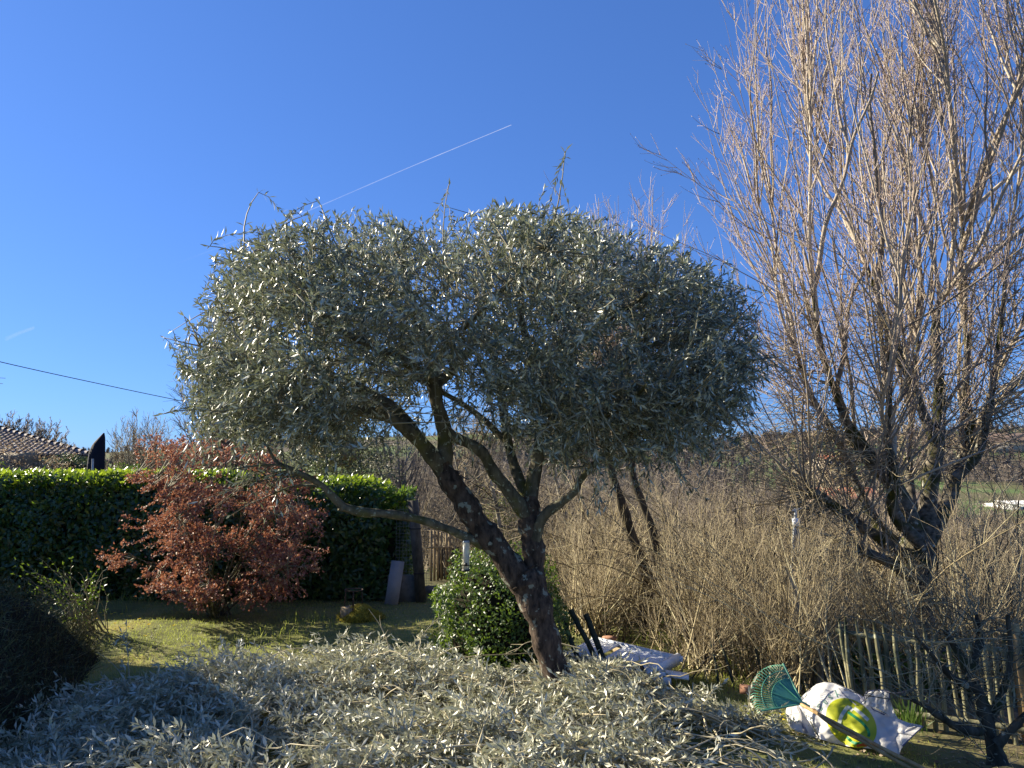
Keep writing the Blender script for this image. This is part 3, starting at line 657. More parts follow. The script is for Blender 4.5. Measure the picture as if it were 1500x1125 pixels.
# young top growth of that bush
# broom forming the dark mass at the left edge
def broom():
    o = empty('broom_bush', (-4.4, 5.6, 0), 'dark fine-stemmed broom bush filling the lower left corner in shade', 'bush')
    r = np.random.default_rng(5)
    N = 34000
    def zt_(x, y):
        xe = -2.75 - (y - 4.73) * .46 + .12 * vnoise(x, y, 3, 40)
        return 1.0 * sstep(0, .9, xe - x) * sstep(2.8, 4.2, y) * sstep(9.0, 7.4, y) * (1 + .15 * vnoise(x, y, 2.5, 41))
    bx = r.uniform(-7.2, -2.6, N); by = r.uniform(2.6, 8.9, N); zt = zt_(bx, by); ok = (zt > .03) & (bx > -.80 * by); bx, by, zt = bx[ok], by[ok], zt[ok]; N = len(bx)
    h = zt * r.random(N) ** .4
    A = np.stack([bx, by, ground(bx, by) + h * .85], -1)
    d = nrm(np.stack([r.normal(.35, .5, N), r.normal(-.1, .45, N), r.normal(.5, .45, N)], -1)); L = r.uniform(.08, .26, N)
    b = MB(); v, t = leaf_geo(A, d, r.normal(size=(N, 3)), L, .006, .1, .1); b.add(v, t=t)
    n2 = 9000; i = r.integers(0, N, n2); v, t = leaf_geo(A[i] + r.normal(size=(n2, 3)) * .04, r.normal(size=(n2, 3)) + [0, 0, .4], r.normal(size=(n2, 3)), .03, .012); b.add(v, t=t)
    part(b, 'fine_stems', M_dark, o, kind='stuff')
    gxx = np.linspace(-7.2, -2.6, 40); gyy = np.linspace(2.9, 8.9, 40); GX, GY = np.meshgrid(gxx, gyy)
    v, q = grid(np.stack([GX, GY, zt_(GX, GY) * .74 - .03], -1)); part(MB().add(v, q), 'core_hull', M_core, o)  # dark hull under the stems, painted as inner shade
broom()
blob_bush('shade_shrub', 'tall dense evergreen shrub just beyond the left edge of the picture', 'shrub', (-7.05, 7.0, 1.1), (1.2, 2.35, 2.25), 9000, .09, .04, M_laurel, 9, .85)  # out-of-view shrub added to cast shade over the broom and heap
# the small light-leaved shrub with arching stems between the broom and the hedge
def arching(name, label, base, tips, nst, m_leaf, leafL, seed, stemm, M=16, h=1.0, cat='shrub', r0=.006):
    r = np.random.default_rng(seed); o = empty(name, base, label, cat)
    i = r.integers(0, len(tips), nst); T = np.array(tips)[i] + r.normal(size=(nst, 3)) * [.15, .2, .12]
    A = np.array(base) + r.normal(size=(nst, 3)) * [.12, .12, 0]
    mid = (A + T) / 2 + np.array([0, 0, h]) * r.uniform(.4, 1, (nst, 1))
    P = wob(bez(A, mid, T, 12), .02, r)
    b = MB(); b.add(*tubes(P, np.linspace(r0, .0015, 12)[None], 4)); part(b, 'stems', stemm, o, True, kind='stuff')
    if m_leaf:
        v, t = leaves_on(P[:int(nst * .7)], M, leafL, leafL * .4, 55, .3, r=r); part(MB().add(v, t=t), 'leaves', m_leaf, o, kind='stuff')
    return o
arching('light_leaved_shrub', 'small shrub with arching bare stems and light green leaves before the hedge at left', (-5.0, 9.0, 0), [at(60, 830, 8.6), at(120, 840, 8.6), at(135, 860, 8.6), at(90, 900, 8.4), at(40, 870, 8.6)], 60, M_bush, .05, 3, M_oltwig, 14, .3)

# ------------------------------------------------------------------ red-leaved maple
def maple():
    base = gnd(320, 903); o = empty('red_maple', base, 'bushy red-leaved maple with many thin stems on the lawn before the hedge', 'tree')
    poly = [(150, 822), (130, 815), (190, 790), (165, 760), (215, 735), (172, 715), (190, 690), (225, 690), (195, 655), (215, 632), (255, 645), (290, 624), (345, 640), (390, 655), (430, 690), (480, 700), (495, 735), (470, 770), (490, 800), (475, 850),
            (450, 870), (400, 885), (360, 895), (325, 905), (285, 895), (245, 885), (205, 880), (190, 855), (215, 835), (170, 840)]
    r = np.random.default_rng(11); c = at(325, 760, 9.7)
    N = 980; pts = []
    while sum(map(len, pts)) < N:
        p = c + nrm(r.normal(size=(4000, 3))) * (r.random((4000, 1)) ** .45) * [1.95, 1.15, 1.42]
        px, py = proj(p); ok = inpoly(px, py, poly) & (p[:, 2] > .04); p = p[ok]
        p = p[np.sin(p[:, 0] * 5 + p[:, 1] * 3) + 1.3 * np.sin(p[:, 2] * 11 + p[:, 0] * 2.5) > r.uniform(-.9, 1.6, len(p))]
        pts.append(p)
    tip = np.concatenate(pts)[:N]
    # stems
    ns = 26; st = tip[r.integers(0, N, ns)]; st = st + [0, 0, .1]
    A = base + r.normal(size=(ns, 3)) * [.07, .07, 0]
    mid = np.stack([A[:, 0] * .7 + st[:, 0] * .3, A[:, 1] * .7 + st[:, 1] * .3, .45 * st[:, 2] + .1], -1)
    P = wob(bez(A, mid, st, 14), .04, r); b = MB(); b.add(*tubes(P, np.linspace(.014, .004, 14)[None], 6)); part(b, 'trunk', M_ollimb, o, True)
    S = P.reshape(-1, 3); S = S[S[:, 2] > .25]; i = nearest(tip, S); A = S[i]
    P = wob(bez(A, (A + tip) / 2 + [0, 0, -.04] + r.normal(size=(N, 3)) * .04, tip, 7), .02, r)
    b = MB(); b.add(*tubes(P, np.linspace(.006, .0018, 7)[None], 3)); part(b, 'branches', M_oltwig, o, kind='stuff')
    M = 30
    v, t = leaves_on(P[:, 2:], M, .042, .024, 60, .1, jit=.6, r=r, flip=.4, droop=.3); b = MB(); b.add(v, t=t)
    # small lobed leaf clusters at the tips
    n3 = 8000; k = r.integers(0, N, n3); p = tip[k] + r.normal(size=(n3, 3)) * .035
    v, t = leaf_geo(p, r.normal(size=(n3, 3)), r.normal(size=(n3, 3)) + [0, 0, .8], .040, .024, .2, .3); b.add(v, t=t)
    part(b, 'crown', M_maple, o, kind='stuff')
maple()
print('maple', time.time() - T0)

# ------------------------------------------------------------------ bare trees and shrubs
def bare(name, label, cat, base, tips, trunk=None, r0=.012, m_stem=None, m_twig=None, seed=0, curve=.35, twigs=10, tl=(.12, .4), K=14, tr=.0025, sub=0, spread=.08, group=None, starts=None, S=4, outb=.3, buds=0):
    """shoots from a base (or from starts) to tips, with alternate side twigs"""
    r = np.random.default_rng(seed); tips = np.asarray(tips, float); n = len(tips); base = np.asarray(base, float)
    o = empty(name, base, label, cat, group)
    if starts is None: A = base + r.normal(size=(n, 3)) * [spread, spread, 0.0]
    else: A = np.asarray(starts, float)
    out = (tips - A) * [1, 1, 0]
    mid = A + out * (.5 + outb) + np.stack([0 * A[:, 0], 0 * A[:, 0], (tips - A)[:, 2] * (.5 - curve * .5)], -1)
    P = wob(bez(A, mid, tips, K), .025 * np.linalg.norm(tips - A, axis=1).mean() * .5, r)
    rr = r0 * r.uniform(.6, 1.2, (n, 1)) * np.linspace(1, .14, K)[None]
    b = MB(); b.add(*tubes(P, rr, S))
    stems = part(b, 'shoots', m_stem, o, True, kind='stuff')
    if twigs:
        t = r.uniform(.22, .97, (n, twigs)) * (K - 1); i = t.astype(int); f = (t - i)[..., None]; nn = np.arange(n)[:, None]
        p = P[nn, i] * (1 - f) + P[nn, np.minimum(i + 1, K - 1)] * f; T = nrm(P[nn, np.minimum(i + 1, K - 1)] - P[nn, i])
        rad = nrm(np.cross(T, r.normal(size=p.shape))); ang = r.uniform(.35, .85, (n, twigs, 1))
        d = T * np.cos(ang) + rad * np.sin(ang) + [0, 0, .12]
        Lw = (r.uniform(tl[0], tl[1], (n, twigs)) * (1.15 - .6 * t / (K - 1)))[..., None]
        A2 = p.reshape(-1, 3); B2 = (p + nrm(d) * Lw).reshape(-1, 3); C2 = (A2 + B2) / 2 + (rad * Lw * .10).reshape(-1, 3)
        P2 = bez(A2, C2, B2 + np.array([0, 0, .03]), 5)
        b = MB(); b.add(*tubes(P2, np.linspace(tr, tr * .45, 5)[None], 3))
        if sub:
            i = r.integers(0, len(A2), len(A2) * sub); k = r.integers(1, 4, len(i)); p = P2[i, k]; T = nrm(P2[i, k + 1] - P2[i, k])
            d = nrm(T + r.normal(size=T.shape) * .5); e = p + d * r.uniform(.05, .18, (len(i), 1)) * (tl[1] / .4)
            b.add(*tubes(bez(p, (p + e) / 2, e, 3), np.linspace(tr * .6, tr * .35, 3)[None], 3))
            if buds:
                pp = e; v, t_ = leaf_geo(pp - d * .004, d, r.normal(size=d.shape), .022, .010); b.add(v, t=t_)
        if buds:
            i = np.repeat(np.arange(len(A2)), buds); k = r.integers(1, 5, len(i)); p = P2[i, k]
            d = nrm(r.normal(size=p.shape) + [0, 0, .8]); v, t_ = leaf_geo(p, d, r.normal(size=p.shape), .02, .010); b.add(v, t=t_)
        part(b, 'twigs', m_twig or m_stem, o, kind='stuff')
    return o, P
# --- the big pollard on the right
BY = 8.6
def bt(*rows): return nd(*rows)
tb = MB(); sk = []
def B_(rows, K=22, S=10, bump=.12, seed=0, head=1.0):
    P, R = limb(tb, bt(*[(a_, b_, c_, d_ * (.86 if d_ > .2 else .64)) for a_, b_, c_, d_ in rows]), K, S, bump * .55, seed); sk.append((P, R, head))
B_([(1354, 960, 8.6, .30), (1345, 910, 8.6, .225), (1338, 860, 8.6, .21), (1338, 825, 8.6, .24), (1345, 795, 8.6, .22)], 18, 16, .09, 1, 0)
B_([(1335, 832, 8.6, .16), (1305, 800, 8.5, .12), (1262, 772, 8.4, .10), (1225, 745, 8.3, .095), (1200, 726, 8.2, .085), (1180, 720, 8.15, .095)], 26, 10, .12, 2)
B_([(1330, 842, 8.5, .12), (1300, 822, 8.3, .09), (1265, 808, 8.1, .075), (1258, 805, 8.05, .07)], 14, 9, .1, 3, .3)
B_([(1345, 800, 8.6, .20), (1325, 745, 8.55, .17), (1305, 705, 8.5, .155), (1282, 680, 8.45, .14), (1262, 655, 8.4, .13), (1242, 622, 8.35, .085), (1225, 580, 8.3, .055), (1205, 510, 8.2, .035), (1190, 430, 8.1, .02)], 34, 11, .12, 4)
B_([(1330, 810, 8.8, .13), (1290, 775, 8.9, .10), (1262, 725, 9.0, .085), (1245, 690, 9.1, .08), (1232, 655, 9.1, .07), (1212, 618, 9.2, .06), (1188, 578, 9.2, .045), (1160, 500, 9.2, .03)], 30, 9, .1, 5)
B_([(1350, 800, 8.6, .2), (1358, 750, 8.6, .16), (1364, 700, 8.55, .145), (1372, 655, 8.5, .13), (1376, 600, 8.45, .10), (1375, 545, 8.4, .08), (1370, 490, 8.4, .075), (1378, 440, 8.4, .05), (1405, 395, 8.4, .04), (1410, 330, 8.4, .03)], 36, 10, .1, 6)
B_([(1372, 650, 8.5, .10), (1352, 605, 8.4, .085), (1335, 560, 8.35, .075), (1318, 525, 8.3, .07), (1310, 492, 8.25, .07), (1290, 450, 8.2, .04), (1270, 390, 8.2, .025)], 28, 9, .1, 7)
B_([(1355, 795, 8.7, .18), (1385, 740, 8.8, .14), (1402, 690, 8.9, .12), (1418, 655, 8.9, .11), (1421, 620, 8.9, .09), (1414, 570, 8.9, .07), (1416, 500, 8.9, .05), (1405, 420, 8.9, .03)], 30, 10, .1, 8)
B_([(1400, 700, 8.7, .10), (1432, 665, 8.6, .085), (1445, 612, 8.5, .07), (1455, 560, 8.5, .055), (1466, 480, 8.4, .04), (1475, 380, 8.4, .03)], 28, 9, .1, 9)
B_([(1350, 800, 8.4, .14), (1310, 750, 8.2, .10), (1310, 690, 8.0, .08), (1300, 640, 7.9, .06), (1303, 560, 7.8, .045), (1298, 480, 7.8, .03)], 26, 9, .1, 10)
B_([(1420, 640, 8.9, .07), (1450, 600, 9.2, .06), (1490, 560, 9.5, .05), (1540, 500, 9.7, .03)], 22, 8, .1, 11)
B_([(1350, 800, 8.7, .12), (1335, 730, 9.0, .09), (1330, 660, 9.3, .07), (1340, 580, 9.5, .05), (1345, 480, 9.6, .03)], 24, 8, .1, 12)
broot = empty('bare_pollard_tree', (at(1352, 950, 8.6)), 'tall leafless pollarded tree with mossy limbs and a fan of pinkish shoots at right', 'tree')
part(tb, 'trunk', M_bigbark, broot, True)
def big_crown():
    r = np.random.default_rng(21)
    pts = np.concatenate([P[len(P) // 3:] for P, R, h in sk if h > 0])
    ax = at(1375, 700, 8.6)
    def crown_surface(n, z0, z1, pw, inner):
        ph = r.uniform(0, 2 * PI, n); z = z0 + (z1 - z0) * r.random(n) ** pw
        Rz = np.interp(z, [2.6, 3.2, 3.8, 4.8, 5.6, 6.6, 7.6, 9.4], [2.2, 2.9, 3.3, 3.5, 3.45, 3.15, 2.75, 1.7])
        rad = Rz * (1 - (1 - inner) * r.random(n) ** 1.3)
        return np.stack([ax[0] + rad * np.cos(ph), ax[1] + rad * .8 * np.sin(ph), z], -1)
    def start_for(T, pool, L0):
        out = np.empty(len(T), int)
        for i_, t_ in enumerate(T):
            dv = t_ - pool; dz = dv[:, 2]; hd = np.hypot(dv[:, 0], dv[:, 1])
            c_ = np.abs(np.linalg.norm(dv, axis=1) - L0) + .42 * hd + 4 * (dz < .5) + r.random(len(pool)) * .7
            # never cross the trunk axis
            c_ += 3 * (((pool - ax)[:, :2] * (t_ - ax)[:2]).sum(1) < -.15)
            out[i_] = c_.argmin()
        return out
    # leaders: heavier stems that carry the shoots up
    nL = 46; TL = ax + (crown_surface(nL, 4.2, 7.0, .9, .15) - ax) * [.78, .78, 1]; AL = pts[start_for(TL, pts, 2.4)]
    PL = wob(bez(AL, (AL + TL) / 2 + (TL - ax) * [.03, .03, 0] - [0, 0, .05], TL, 18), .05, r)
    RL = r.uniform(.018, .034, (nL, 1)) * np.linspace(1, .35, 18)[None]
    b = MB(); b.add(*tubes(PL, RL, 7)); part(b, 'leaders', M_bigshoot, broot, True)
    pool = np.concatenate([pts, PL[:, 3:14].reshape(-1, 3)])
    n = 460; tips = crown_surface(n, 2.7, 9.4, .85, .12); L0 = r.uniform(1.6, 3.0, n); A = np.empty((n, 3))
    for g in (0, 1): 
        m_ = np.arange(n) % 2 == g; A[m_] = pool[start_for(tips[m_], pool, 2.0 + g * .8)]
    z = tips[:, 2]; out = (tips - A) * [1, 1, 0]
    mid = (A + tips) / 2 + out * r.uniform(.0, .22, (n, 1)) - np.stack([0 * z, 0 * z, .05 * (tips - A)[:, 2]], -1)
    K = 20; P = wob(bez(A, mid, tips, K), .035, r)
    ln = np.linalg.norm(tips - A, axis=1)[:, None]
    rr = (.0040 * ln * r.uniform(.7, 1.4, (n, 1))).clip(.006, .019) * (np.linspace(1, .14, K)[None])
    b = MB(); b.add(*tubes(P, rr, 5)); part(b, 'shoots', M_bigshoot, broot, True, kind='stuff')
    # side twigs
    tw = 10
    t = r.uniform(.18, .98, (n, tw)) * (K - 1); i = t.astype(int); f = (t - i)[..., None]; nn = np.arange(n)[:, None]
    p = P[nn, i] * (1 - f) + P[nn, np.minimum(i + 1, K - 1)] * f; T = nrm(P[nn, np.minimum(i + 1, K - 1)] - P[nn, i])
    rad = nrm(np.cross(T, r.normal(size=p.shape))); ang = r.uniform(.3, .75, (n, tw, 1)); d = T * np.cos(ang) + rad * np.sin(ang) + [0, 0, .15]
    Lw = (r.uniform(.15, .8, (n, tw)) * (1.2 - .7 * t / (K - 1)))[..., None]
    A2 = p.reshape(-1, 3); B2 = (p + nrm(d) * Lw).reshape(-1, 3) + [0, 0, .05]; C2 = (A2 + B2) / 2 + (rad * Lw * .12).reshape(-1, 3)
    P2 = bez(A2, C2, B2, 6); b = MB(); b.add(*tubes(P2, np.linspace(.0048, .0018, 6)[None], 3))
    m = len(A2) * 2; i = r.integers(0, len(A2), m); k = r.integers(1, 5, m); p = P2[i, k]; T = nrm(P2[i, k + 1] - P2[i, k])
    d = nrm(T + r.normal(size=T.shape) * .45); e = p + d * r.uniform(.05, .22, (m, 1)); b.add(*tubes(bez(p, (p + e) / 2, e, 3), np.linspace(.0028, .0016, 3)[None], 3))
    v, t_ = leaf_geo(e - d * .005, d, r.normal(size=d.shape), .024, .012); b.add(v, t=t_)
    i = r.integers(0, len(A2), m); k = r.integers(1, 6, m); d = nrm(r.normal(size=(m, 3)) + [0, 0, .8]); v, t_ = leaf_geo(P2[i, k], d, r.normal(size=d.shape), .022, .011); b.add(v, t=t_)
    part(b, 'twigs', M_bigtwig, broot, kind='stuff')
    # fine water shoots crossing round the lower limbs
    n = 1300; i = r.integers(0, len(pts), n); A = pts[i, :3]; out = nrm((A - ax) * [1, 1, 0] + r.normal(size=A.shape) * .5)
    B = A + out * r.uniform(.3, 1.3, (n, 1)) + [0, 0, 0] + r.normal(size=A.shape) * [.1, .1, .28] ; P = wob(bez(A, (A + B) / 2 + r.normal(size=A.shape) * [.1, .1, .12] - [0, 0, .06], B, 9), .03, r)
    b = MB(); b.add(*tubes(P, np.linspace(.006, .002, 9)[None], 3)); part(b, 'water_shoots', M_hazelt, broot, kind='stuff')
big_crown()
print('big tree', time.time() - T0)

def fan(px0, px1, py0, py1, Y0, Y1, n, seed):
    r = np.random.default_rng(seed)
    return at(r.uniform(px0, px1, n), r.uniform(py0, py1, n), r.uniform(Y0, Y1, n))
def shrub(name, label, bpx, bpy, Y, tips, **kw):
    kw['r0'] = kw['r0'] * .82; kw['tl'] = kw.get('tl', (.12, .5))
    b = at(bpx, bpy, Y); b[2] = ground(b[0], b[1]) - .03
    return bare(name, label, kw.pop('cat', 'shrub'), b, tips, m_stem=kw.pop('ms', M_hazel), m_twig=kw.pop('mt', M_hazelt), **kw)
shrub('bare_shrub', 'bare tan multi-stemmed shrub behind the leaning green posts', 868, 935, 8.9, fan(800, 985, 720, 900, 8.3, 10.6, 75, 1), seed=1, r0=.013, twigs=14, sub=2, tr=.0032, curve=0, outb=.1, spread=.16)
shrub('bare_shrub', 'bare shrub with forked dark foot just right of the white plastic panels', 1028, 985, 7.6, fan(930, 1130, 720, 950, 7.0, 9.2, 80, 2), seed=2, r0=.012, twigs=14, sub=2, tr=.003, curve=0, outb=.12, spread=.2)
shrub('bare_shrub', 'bare shrub with pale barked stems behind the green rake', 1162, 1000, 6.9, fan(1100, 1240, 750, 960, 6.4, 8.0, 60, 3), seed=3, r0=.014, twigs=13, sub=1, tr=.0028, curve=0, outb=.08, spread=.16)
shrub('bare_shrub', 'low sprawling bare shrub with yellowish stems leaning right beside the rake', 1100, 985, 7.3, fan(1040, 1260, 780, 960, 6.6, 8.4, 60, 4), seed=4, r0=.009, twigs=12, sub=1, tr=.0028, curve=.3, outb=.1)
shrub('bare_shrub', 'bare yellow-stemmed shrub behind the right end of the picket fence', 1440, 960, 7.2, fan(1380, 1560, 680, 930, 6.6, 8.2, 90, 5), seed=5, r0=.012, twigs=12, sub=1, tr=.003, curve=0, outb=.1, spread=.2)
shrub('bare_shrub', 'bare shrub behind the left end of the picket fence', 1270, 950, 7.8, fan(1190, 1360, 780, 930, 7.2, 8.8, 75, 6), seed=6, r0=.010, twigs=12, sub=1, tr=.003, curve=0, outb=.1, spread=.22)
shrub('bare_shrub', 'bare tan shrub in the gap between the round bush and the leaning posts', 845, 900, 11, fan(790, 900, 760, 880, 10, 12, 60, 7), seed=7, r0=.012, twigs=12, sub=1, tr=.0035, curve=0, outb=.1, spread=.25)
shrub('bare_shrub', 'bare shrub sending long straight yellow shoots far to the upper left', 1245, 985, 7.0, fan(905, 1230, 690, 860, 6.6, 8.4, 46, 9), seed=9, r0=.009, twigs=9, sub=1, tr=.0026, curve=-.2, outb=0, spread=.3)
def foot(label_part, rows_list, m, seed):
    o = [x for x in C.objects if x.get('label') == label_part][0]; b = MB()
    for k, rows in enumerate(rows_list): limb(b, nd(*rows), 14, 8, .12, seed + k)
    part(b, 'trunk', m, o, True)
foot('bare shrub with forked dark foot just right of the white plastic panels', [[(1034, 995, 7.6, .055), (1028, 965, 7.6, .05), (1010, 935, 7.6, .035), (1000, 905, 7.6, .025), (992, 875, 7.6, .015)], [(1030, 970, 7.6, .04), (1048, 945, 7.6, .03), (1055, 915, 7.6, .02), (1050, 880, 7.6, .012)], [(1022, 950, 7.6, .03), (1012, 900, 7.7, .022), (1012, 850, 7.7, .014)]], M_darktrunk, 140)
foot('bare shrub with pale barked stems behind the green rake', [[(1170, 1010, 6.9, .03), (1163, 960, 6.9, .028), (1160, 920, 6.9, .024), (1168, 880, 6.9, .02), (1150, 830, 6.9, .012)], [(1200, 1005, 6.9, .028), (1203, 950, 6.9, .025), (1199, 915, 6.9, .024), (1214, 885, 6.9, .016), (1218, 850, 6.9, .01)]], M_birch, 150)
foot('bare tan multi-stemmed shrub behind the leaning green posts', [[(868, 945, 8.9, .05), (872, 915, 8.9, .035), (885, 880, 8.9, .022), (900, 845, 8.9, .014)], [(866, 940, 8.9, .04), (855, 900, 8.9, .022), (850, 860, 8.9, .013)]], M_birch, 160)
# the dark twin-trunked tree behind the olive
db = at(948, 930, 8.9)
dt = MB(); 
limb(dt, nd((952, 950, 8.9, .10), (946, 905, 8.9, .085), (948, 860, 8.85, .075), (938, 820, 8.8, .066), (920, 770, 8.75, .062), (908, 730, 8.7, .055), (895, 690, 8.7, .050), (885, 630, 8.8, .042), (880, 540, 9, .03)), 30, 9, .1, 31)
limb(dt, nd((950, 870, 8.85, .06), (960, 825, 8.85, .055), (956, 780, 8.85, .052), (940, 735, 8.85, .048), (926, 690, 8.9, .044), (925, 600, 9, .036), (930, 500, 9.2, .025)), 26, 9, .1, 32)
dtips = fan(800, 1010, 270, 520, 8.3, 10.0, 90, 8)
dst = at(np.interp(dtips[:, 0], [0, 3], [885, 935]), np.random.default_rng(3).uniform(500, 690, 90), 9.0)
o, _ = bare('bare_dark_tree', 'dark twin-trunked bare tree standing behind the olive crown', 'tree', db, dtips, m_stem=M_bigshoot, m_twig=M_bigtwig, seed=33, starts=dst, r0=.018, twigs=12, sub=2, tl=(.15, .6), tr=.004)
part(dt, 'trunk', M_darktrunk, o, True)
# bare trees further back
def far_tree(label, px, py_base, Y, top_py, wpx, n=40, seed=0, ms=None, upright=0, r0=.03, **kw):
    r = np.random.default_rng(seed); gz = float(ground(*(at(px, 700, Y)[:2]))); base = at(px, 700, Y); base[2] = gz
    ztop = at(px, top_py, Y)[2]; H = ztop - gz; w = wpx / FPX * Y
    ph = r.uniform(0, 2 * PI, n); q = r.random(n)
    z = gz + H * (.38 + .62 * q); rad = w * np.sqrt(np.clip(1 - ((q - .35) / .68) ** 2, .02, 1)) * r.uniform(.5, 1, n)
    tips = np.stack([base[0] + rad * np.cos(ph), base[1] + rad * np.sin(ph), z], -1)
    st = np.stack([base[0] + r.normal(size=n) * .04 * w, base[1] + r.normal(size=n) * .04 * w, gz + H * r.uniform(.18, .62, n) * (.5 + .5 * q)], -1)
    if upright: st = base + r.normal(size=(n, 3)) * [w * .35, w * .35, 0]
    o, _ = bare('bare_tree', label, 'tree', base, tips, m_stem=ms or M_far, m_twig=ms or M_far, seed=seed, starts=st, r0=r0, K=8, twigs=kw.get('twigs', 14), sub=kw.get('sub', 2), tl=(.04 * H, .13 * H), tr=kw.get('tr', .001 * Y / 2), S=4, outb=.0 if upright else .2)
    if not upright:
        b = MB(); limb(b, [[*base, H * .022], [base[0] + .01 * H, base[1], gz + H * .3, H * .016], [base[0], base[1], gz + H * .65, H * .007]], 12, 7, .05, seed); part(b, 'trunk', ms or M_far, o, True)
far_tree('rounded bare tree behind the tiled roof at the far left edge', 15, 690, 60, 603, 46, 90, 41, twigs=18)
far_tree('bare oak rising over the low end of the tiled roof', 66, 690, 62, 612, 36, 80, 42, twigs=18)
far_tree('small bare tree over the far right end of the tiled roof', 98, 690, 66, 645, 20, 40, 43)
far_tree('upright many-stemmed bare tree right of the closed parasol', 205, 690, 24, 600, 58, 240, 44, upright=1, r0=.02, tr=.009, twigs=12, ms=M_thick)
far_tree('bare tree whose left side shows past the left edge of the olive crown', 345, 690, 22, 430, 95, 150, 45, r0=.035, tr=.009)
far_tree('leafless slim tree seen under the olive crown beside its left limb', 590, 690, 20, 600, 60, 40, 46, r0=.03, tr=.006)
far_tree('leafless tree right of the forked olive trunk in the middle distance', 700, 690, 19, 590, 60, 40, 47, ms=M_thick, r0=.03, tr=.006)
# slim pale trunks under the crown
for k, (rows, lab) in enumerate([([(705, 860, 14, .05), (700, 800, 14, .045), (690, 745, 14, .04), (672, 690, 14, .03), (660, 640, 14, .015)], 'slim pale leaning trunk seen just right of the olive left stem'),
                                 ([(742, 840, 13, .04), (735, 790, 13, .038), (727, 740, 13, .034), (715, 690, 13, .028), (705, 620, 13, .012)], 'slim pale leaning trunk between the two olive stems'),
                                 ([(850, 860, 14, .055), (838, 800, 14, .045), (825, 745, 14, .04), (812, 690, 14, .03), (800, 620, 14, .015)], 'slim pale leaning trunk right of the olive right stem')]):
    rows = np.array(rows); b0 = at(rows[0, 0], rows[0, 1], rows[0, 2]); o = empty('slim_bare_tree', b0, lab, 'tree'); b = MB()
    P, R = limb(b, nd(*rows), 18, 7, .06, 60 + k); part(b, 'trunk', M_birch, o, True)
    r = np.random.default_rng(k); i = r.integers(5, 18, 40); A = P[i]; B = A + r.normal(size=A.shape) * [.55, .5, .25] + [0, 0, .35]
    b = MB(); P2 = wob(bez(A, (A + B) / 2 - [0, 0, .05], B, 8), .03, r); b.add(*tubes(P2, np.linspace(.012, .003, 8)[None], 3))
    i = r.integers(0, 40, 400); A = P2[i, r.integers(2, 8, 400)]; B = A + r.normal(size=A.shape) * .2; b.add(*tubes(bez(A, (A + B) / 2, B, 3), np.array([[.004, .003, .002]]), 3)); part(b, 'branches', M_thick, o, kind='stuff')
# thicket: nobody could count these stems
M_thick2 = twig_mat('grey_brown_stem', [(0, (.07, .055, .04)), (.5, (.19, .15, .11)), (1, (.36, .30, .22))])
def thicket(seed, n, Ya, Yb, h0, h1, m, label, nt, lean_, tw):
    r = np.random.default_rng(seed); b = MB()
    t = r.random(n); Y = Ya + (Yb - Ya) * t ** 1.2; px = r.uniform(590, 1620, n)
    x = (px - 750) / FPX * Y
    s = (x - GATE[0]) * fout[0] + (Y - GATE[1]) * fout[1]; ok = s > 1.2; x, Y, px = x[ok], Y[ok], px[ok]; n = len(x)
    z = ground(x, Y); clump = vnoise(x, Y, .9, 71)
    H = (h0 + h1 * (Y - Ya) + .5 * clump) * r.uniform(.35, 1.1, n)
    lean = r.normal(size=(n, 2)) * lean_
    A = np.stack([x, Y, z - .05], -1); B = A + np.stack([lean[:, 0] * H, lean[:, 1] * H, H], -1)
    P = wob(bez(A, (A + B) / 2 + r.normal(size=(n, 3)) * .2, B, 6), .09, r)
    rr = (.003 + .00022 * Y)[:, None] * r.uniform(.5, 1.5, (n, 1)) * np.linspace(1, .3, 6)[None]
    b.add(*tubes(P, rr, 3))
    i = r.integers(0, n, nt); k = r.integers(1, 6, nt); p = P[i, k]; L = r.uniform(.15, .8, nt) * (.7 + .02 * Y[i])
    d = nrm(r.normal(size=(nt, 3)) + [0, 0, .35]); e = p + d * L[:, None]
    P2 = bez(p, (p + e) / 2 + r.normal(size=(nt, 3)) * .10 * L[:, None], e, 4)
    w = (tw * (.0022 + .00018 * Y[i]))[:, None] * np.linspace(1, .35, 4)[None]
    # flat two-sided twig strips are thin round tubes here
    b.add(*tubes(P2, w, 3))
    tag(b.build('thicket', m), label, 'thicket', kind='stuff')
thicket(77, 5600, 9.8, 18, 1.5, .03, M_thick, 'tangle of bare tan twigs and brambles on the slope just beyond the fence', 19000, .55, 1.0)
thicket(78, 8500, 17, 46, 2.5, .05, M_thick2, 'grey-brown leafless thicket filling the valley slope behind the tan shrubs', 52000, .35, 1.0)
def undergrowth():
    r = np.random.default_rng(79)
    b = MB(); n = 12000; px = r.uniform(840, 1560, n); Y = r.uniform(7.0, 13, n); x = (px - 750) / FPX * Y; s = (x - GATE[0]) * fout[0] + (Y - GATE[1]) * fout[1]; g = (s > .4) & (vnoise(x, Y, 1.6, 5) > 0); x, Y = x[g], Y[g]; n = len(x)
    A = np.stack([x, Y, ground(x, Y) + r.uniform(0, .3, n)], -1); v, t_ = leaf_geo(A, r.normal(size=(n, 3)) + [0, 0, .6], r.normal(size=(n, 3)) + [0, 0, 1], .10, .045); b.add(v, t=t_)
    tag(b.build('undergrowth', M_green), 'low fresh green bramble and ivy leaves under the bare shrubs', 'undergrowth', kind='stuff')
undergrowth()
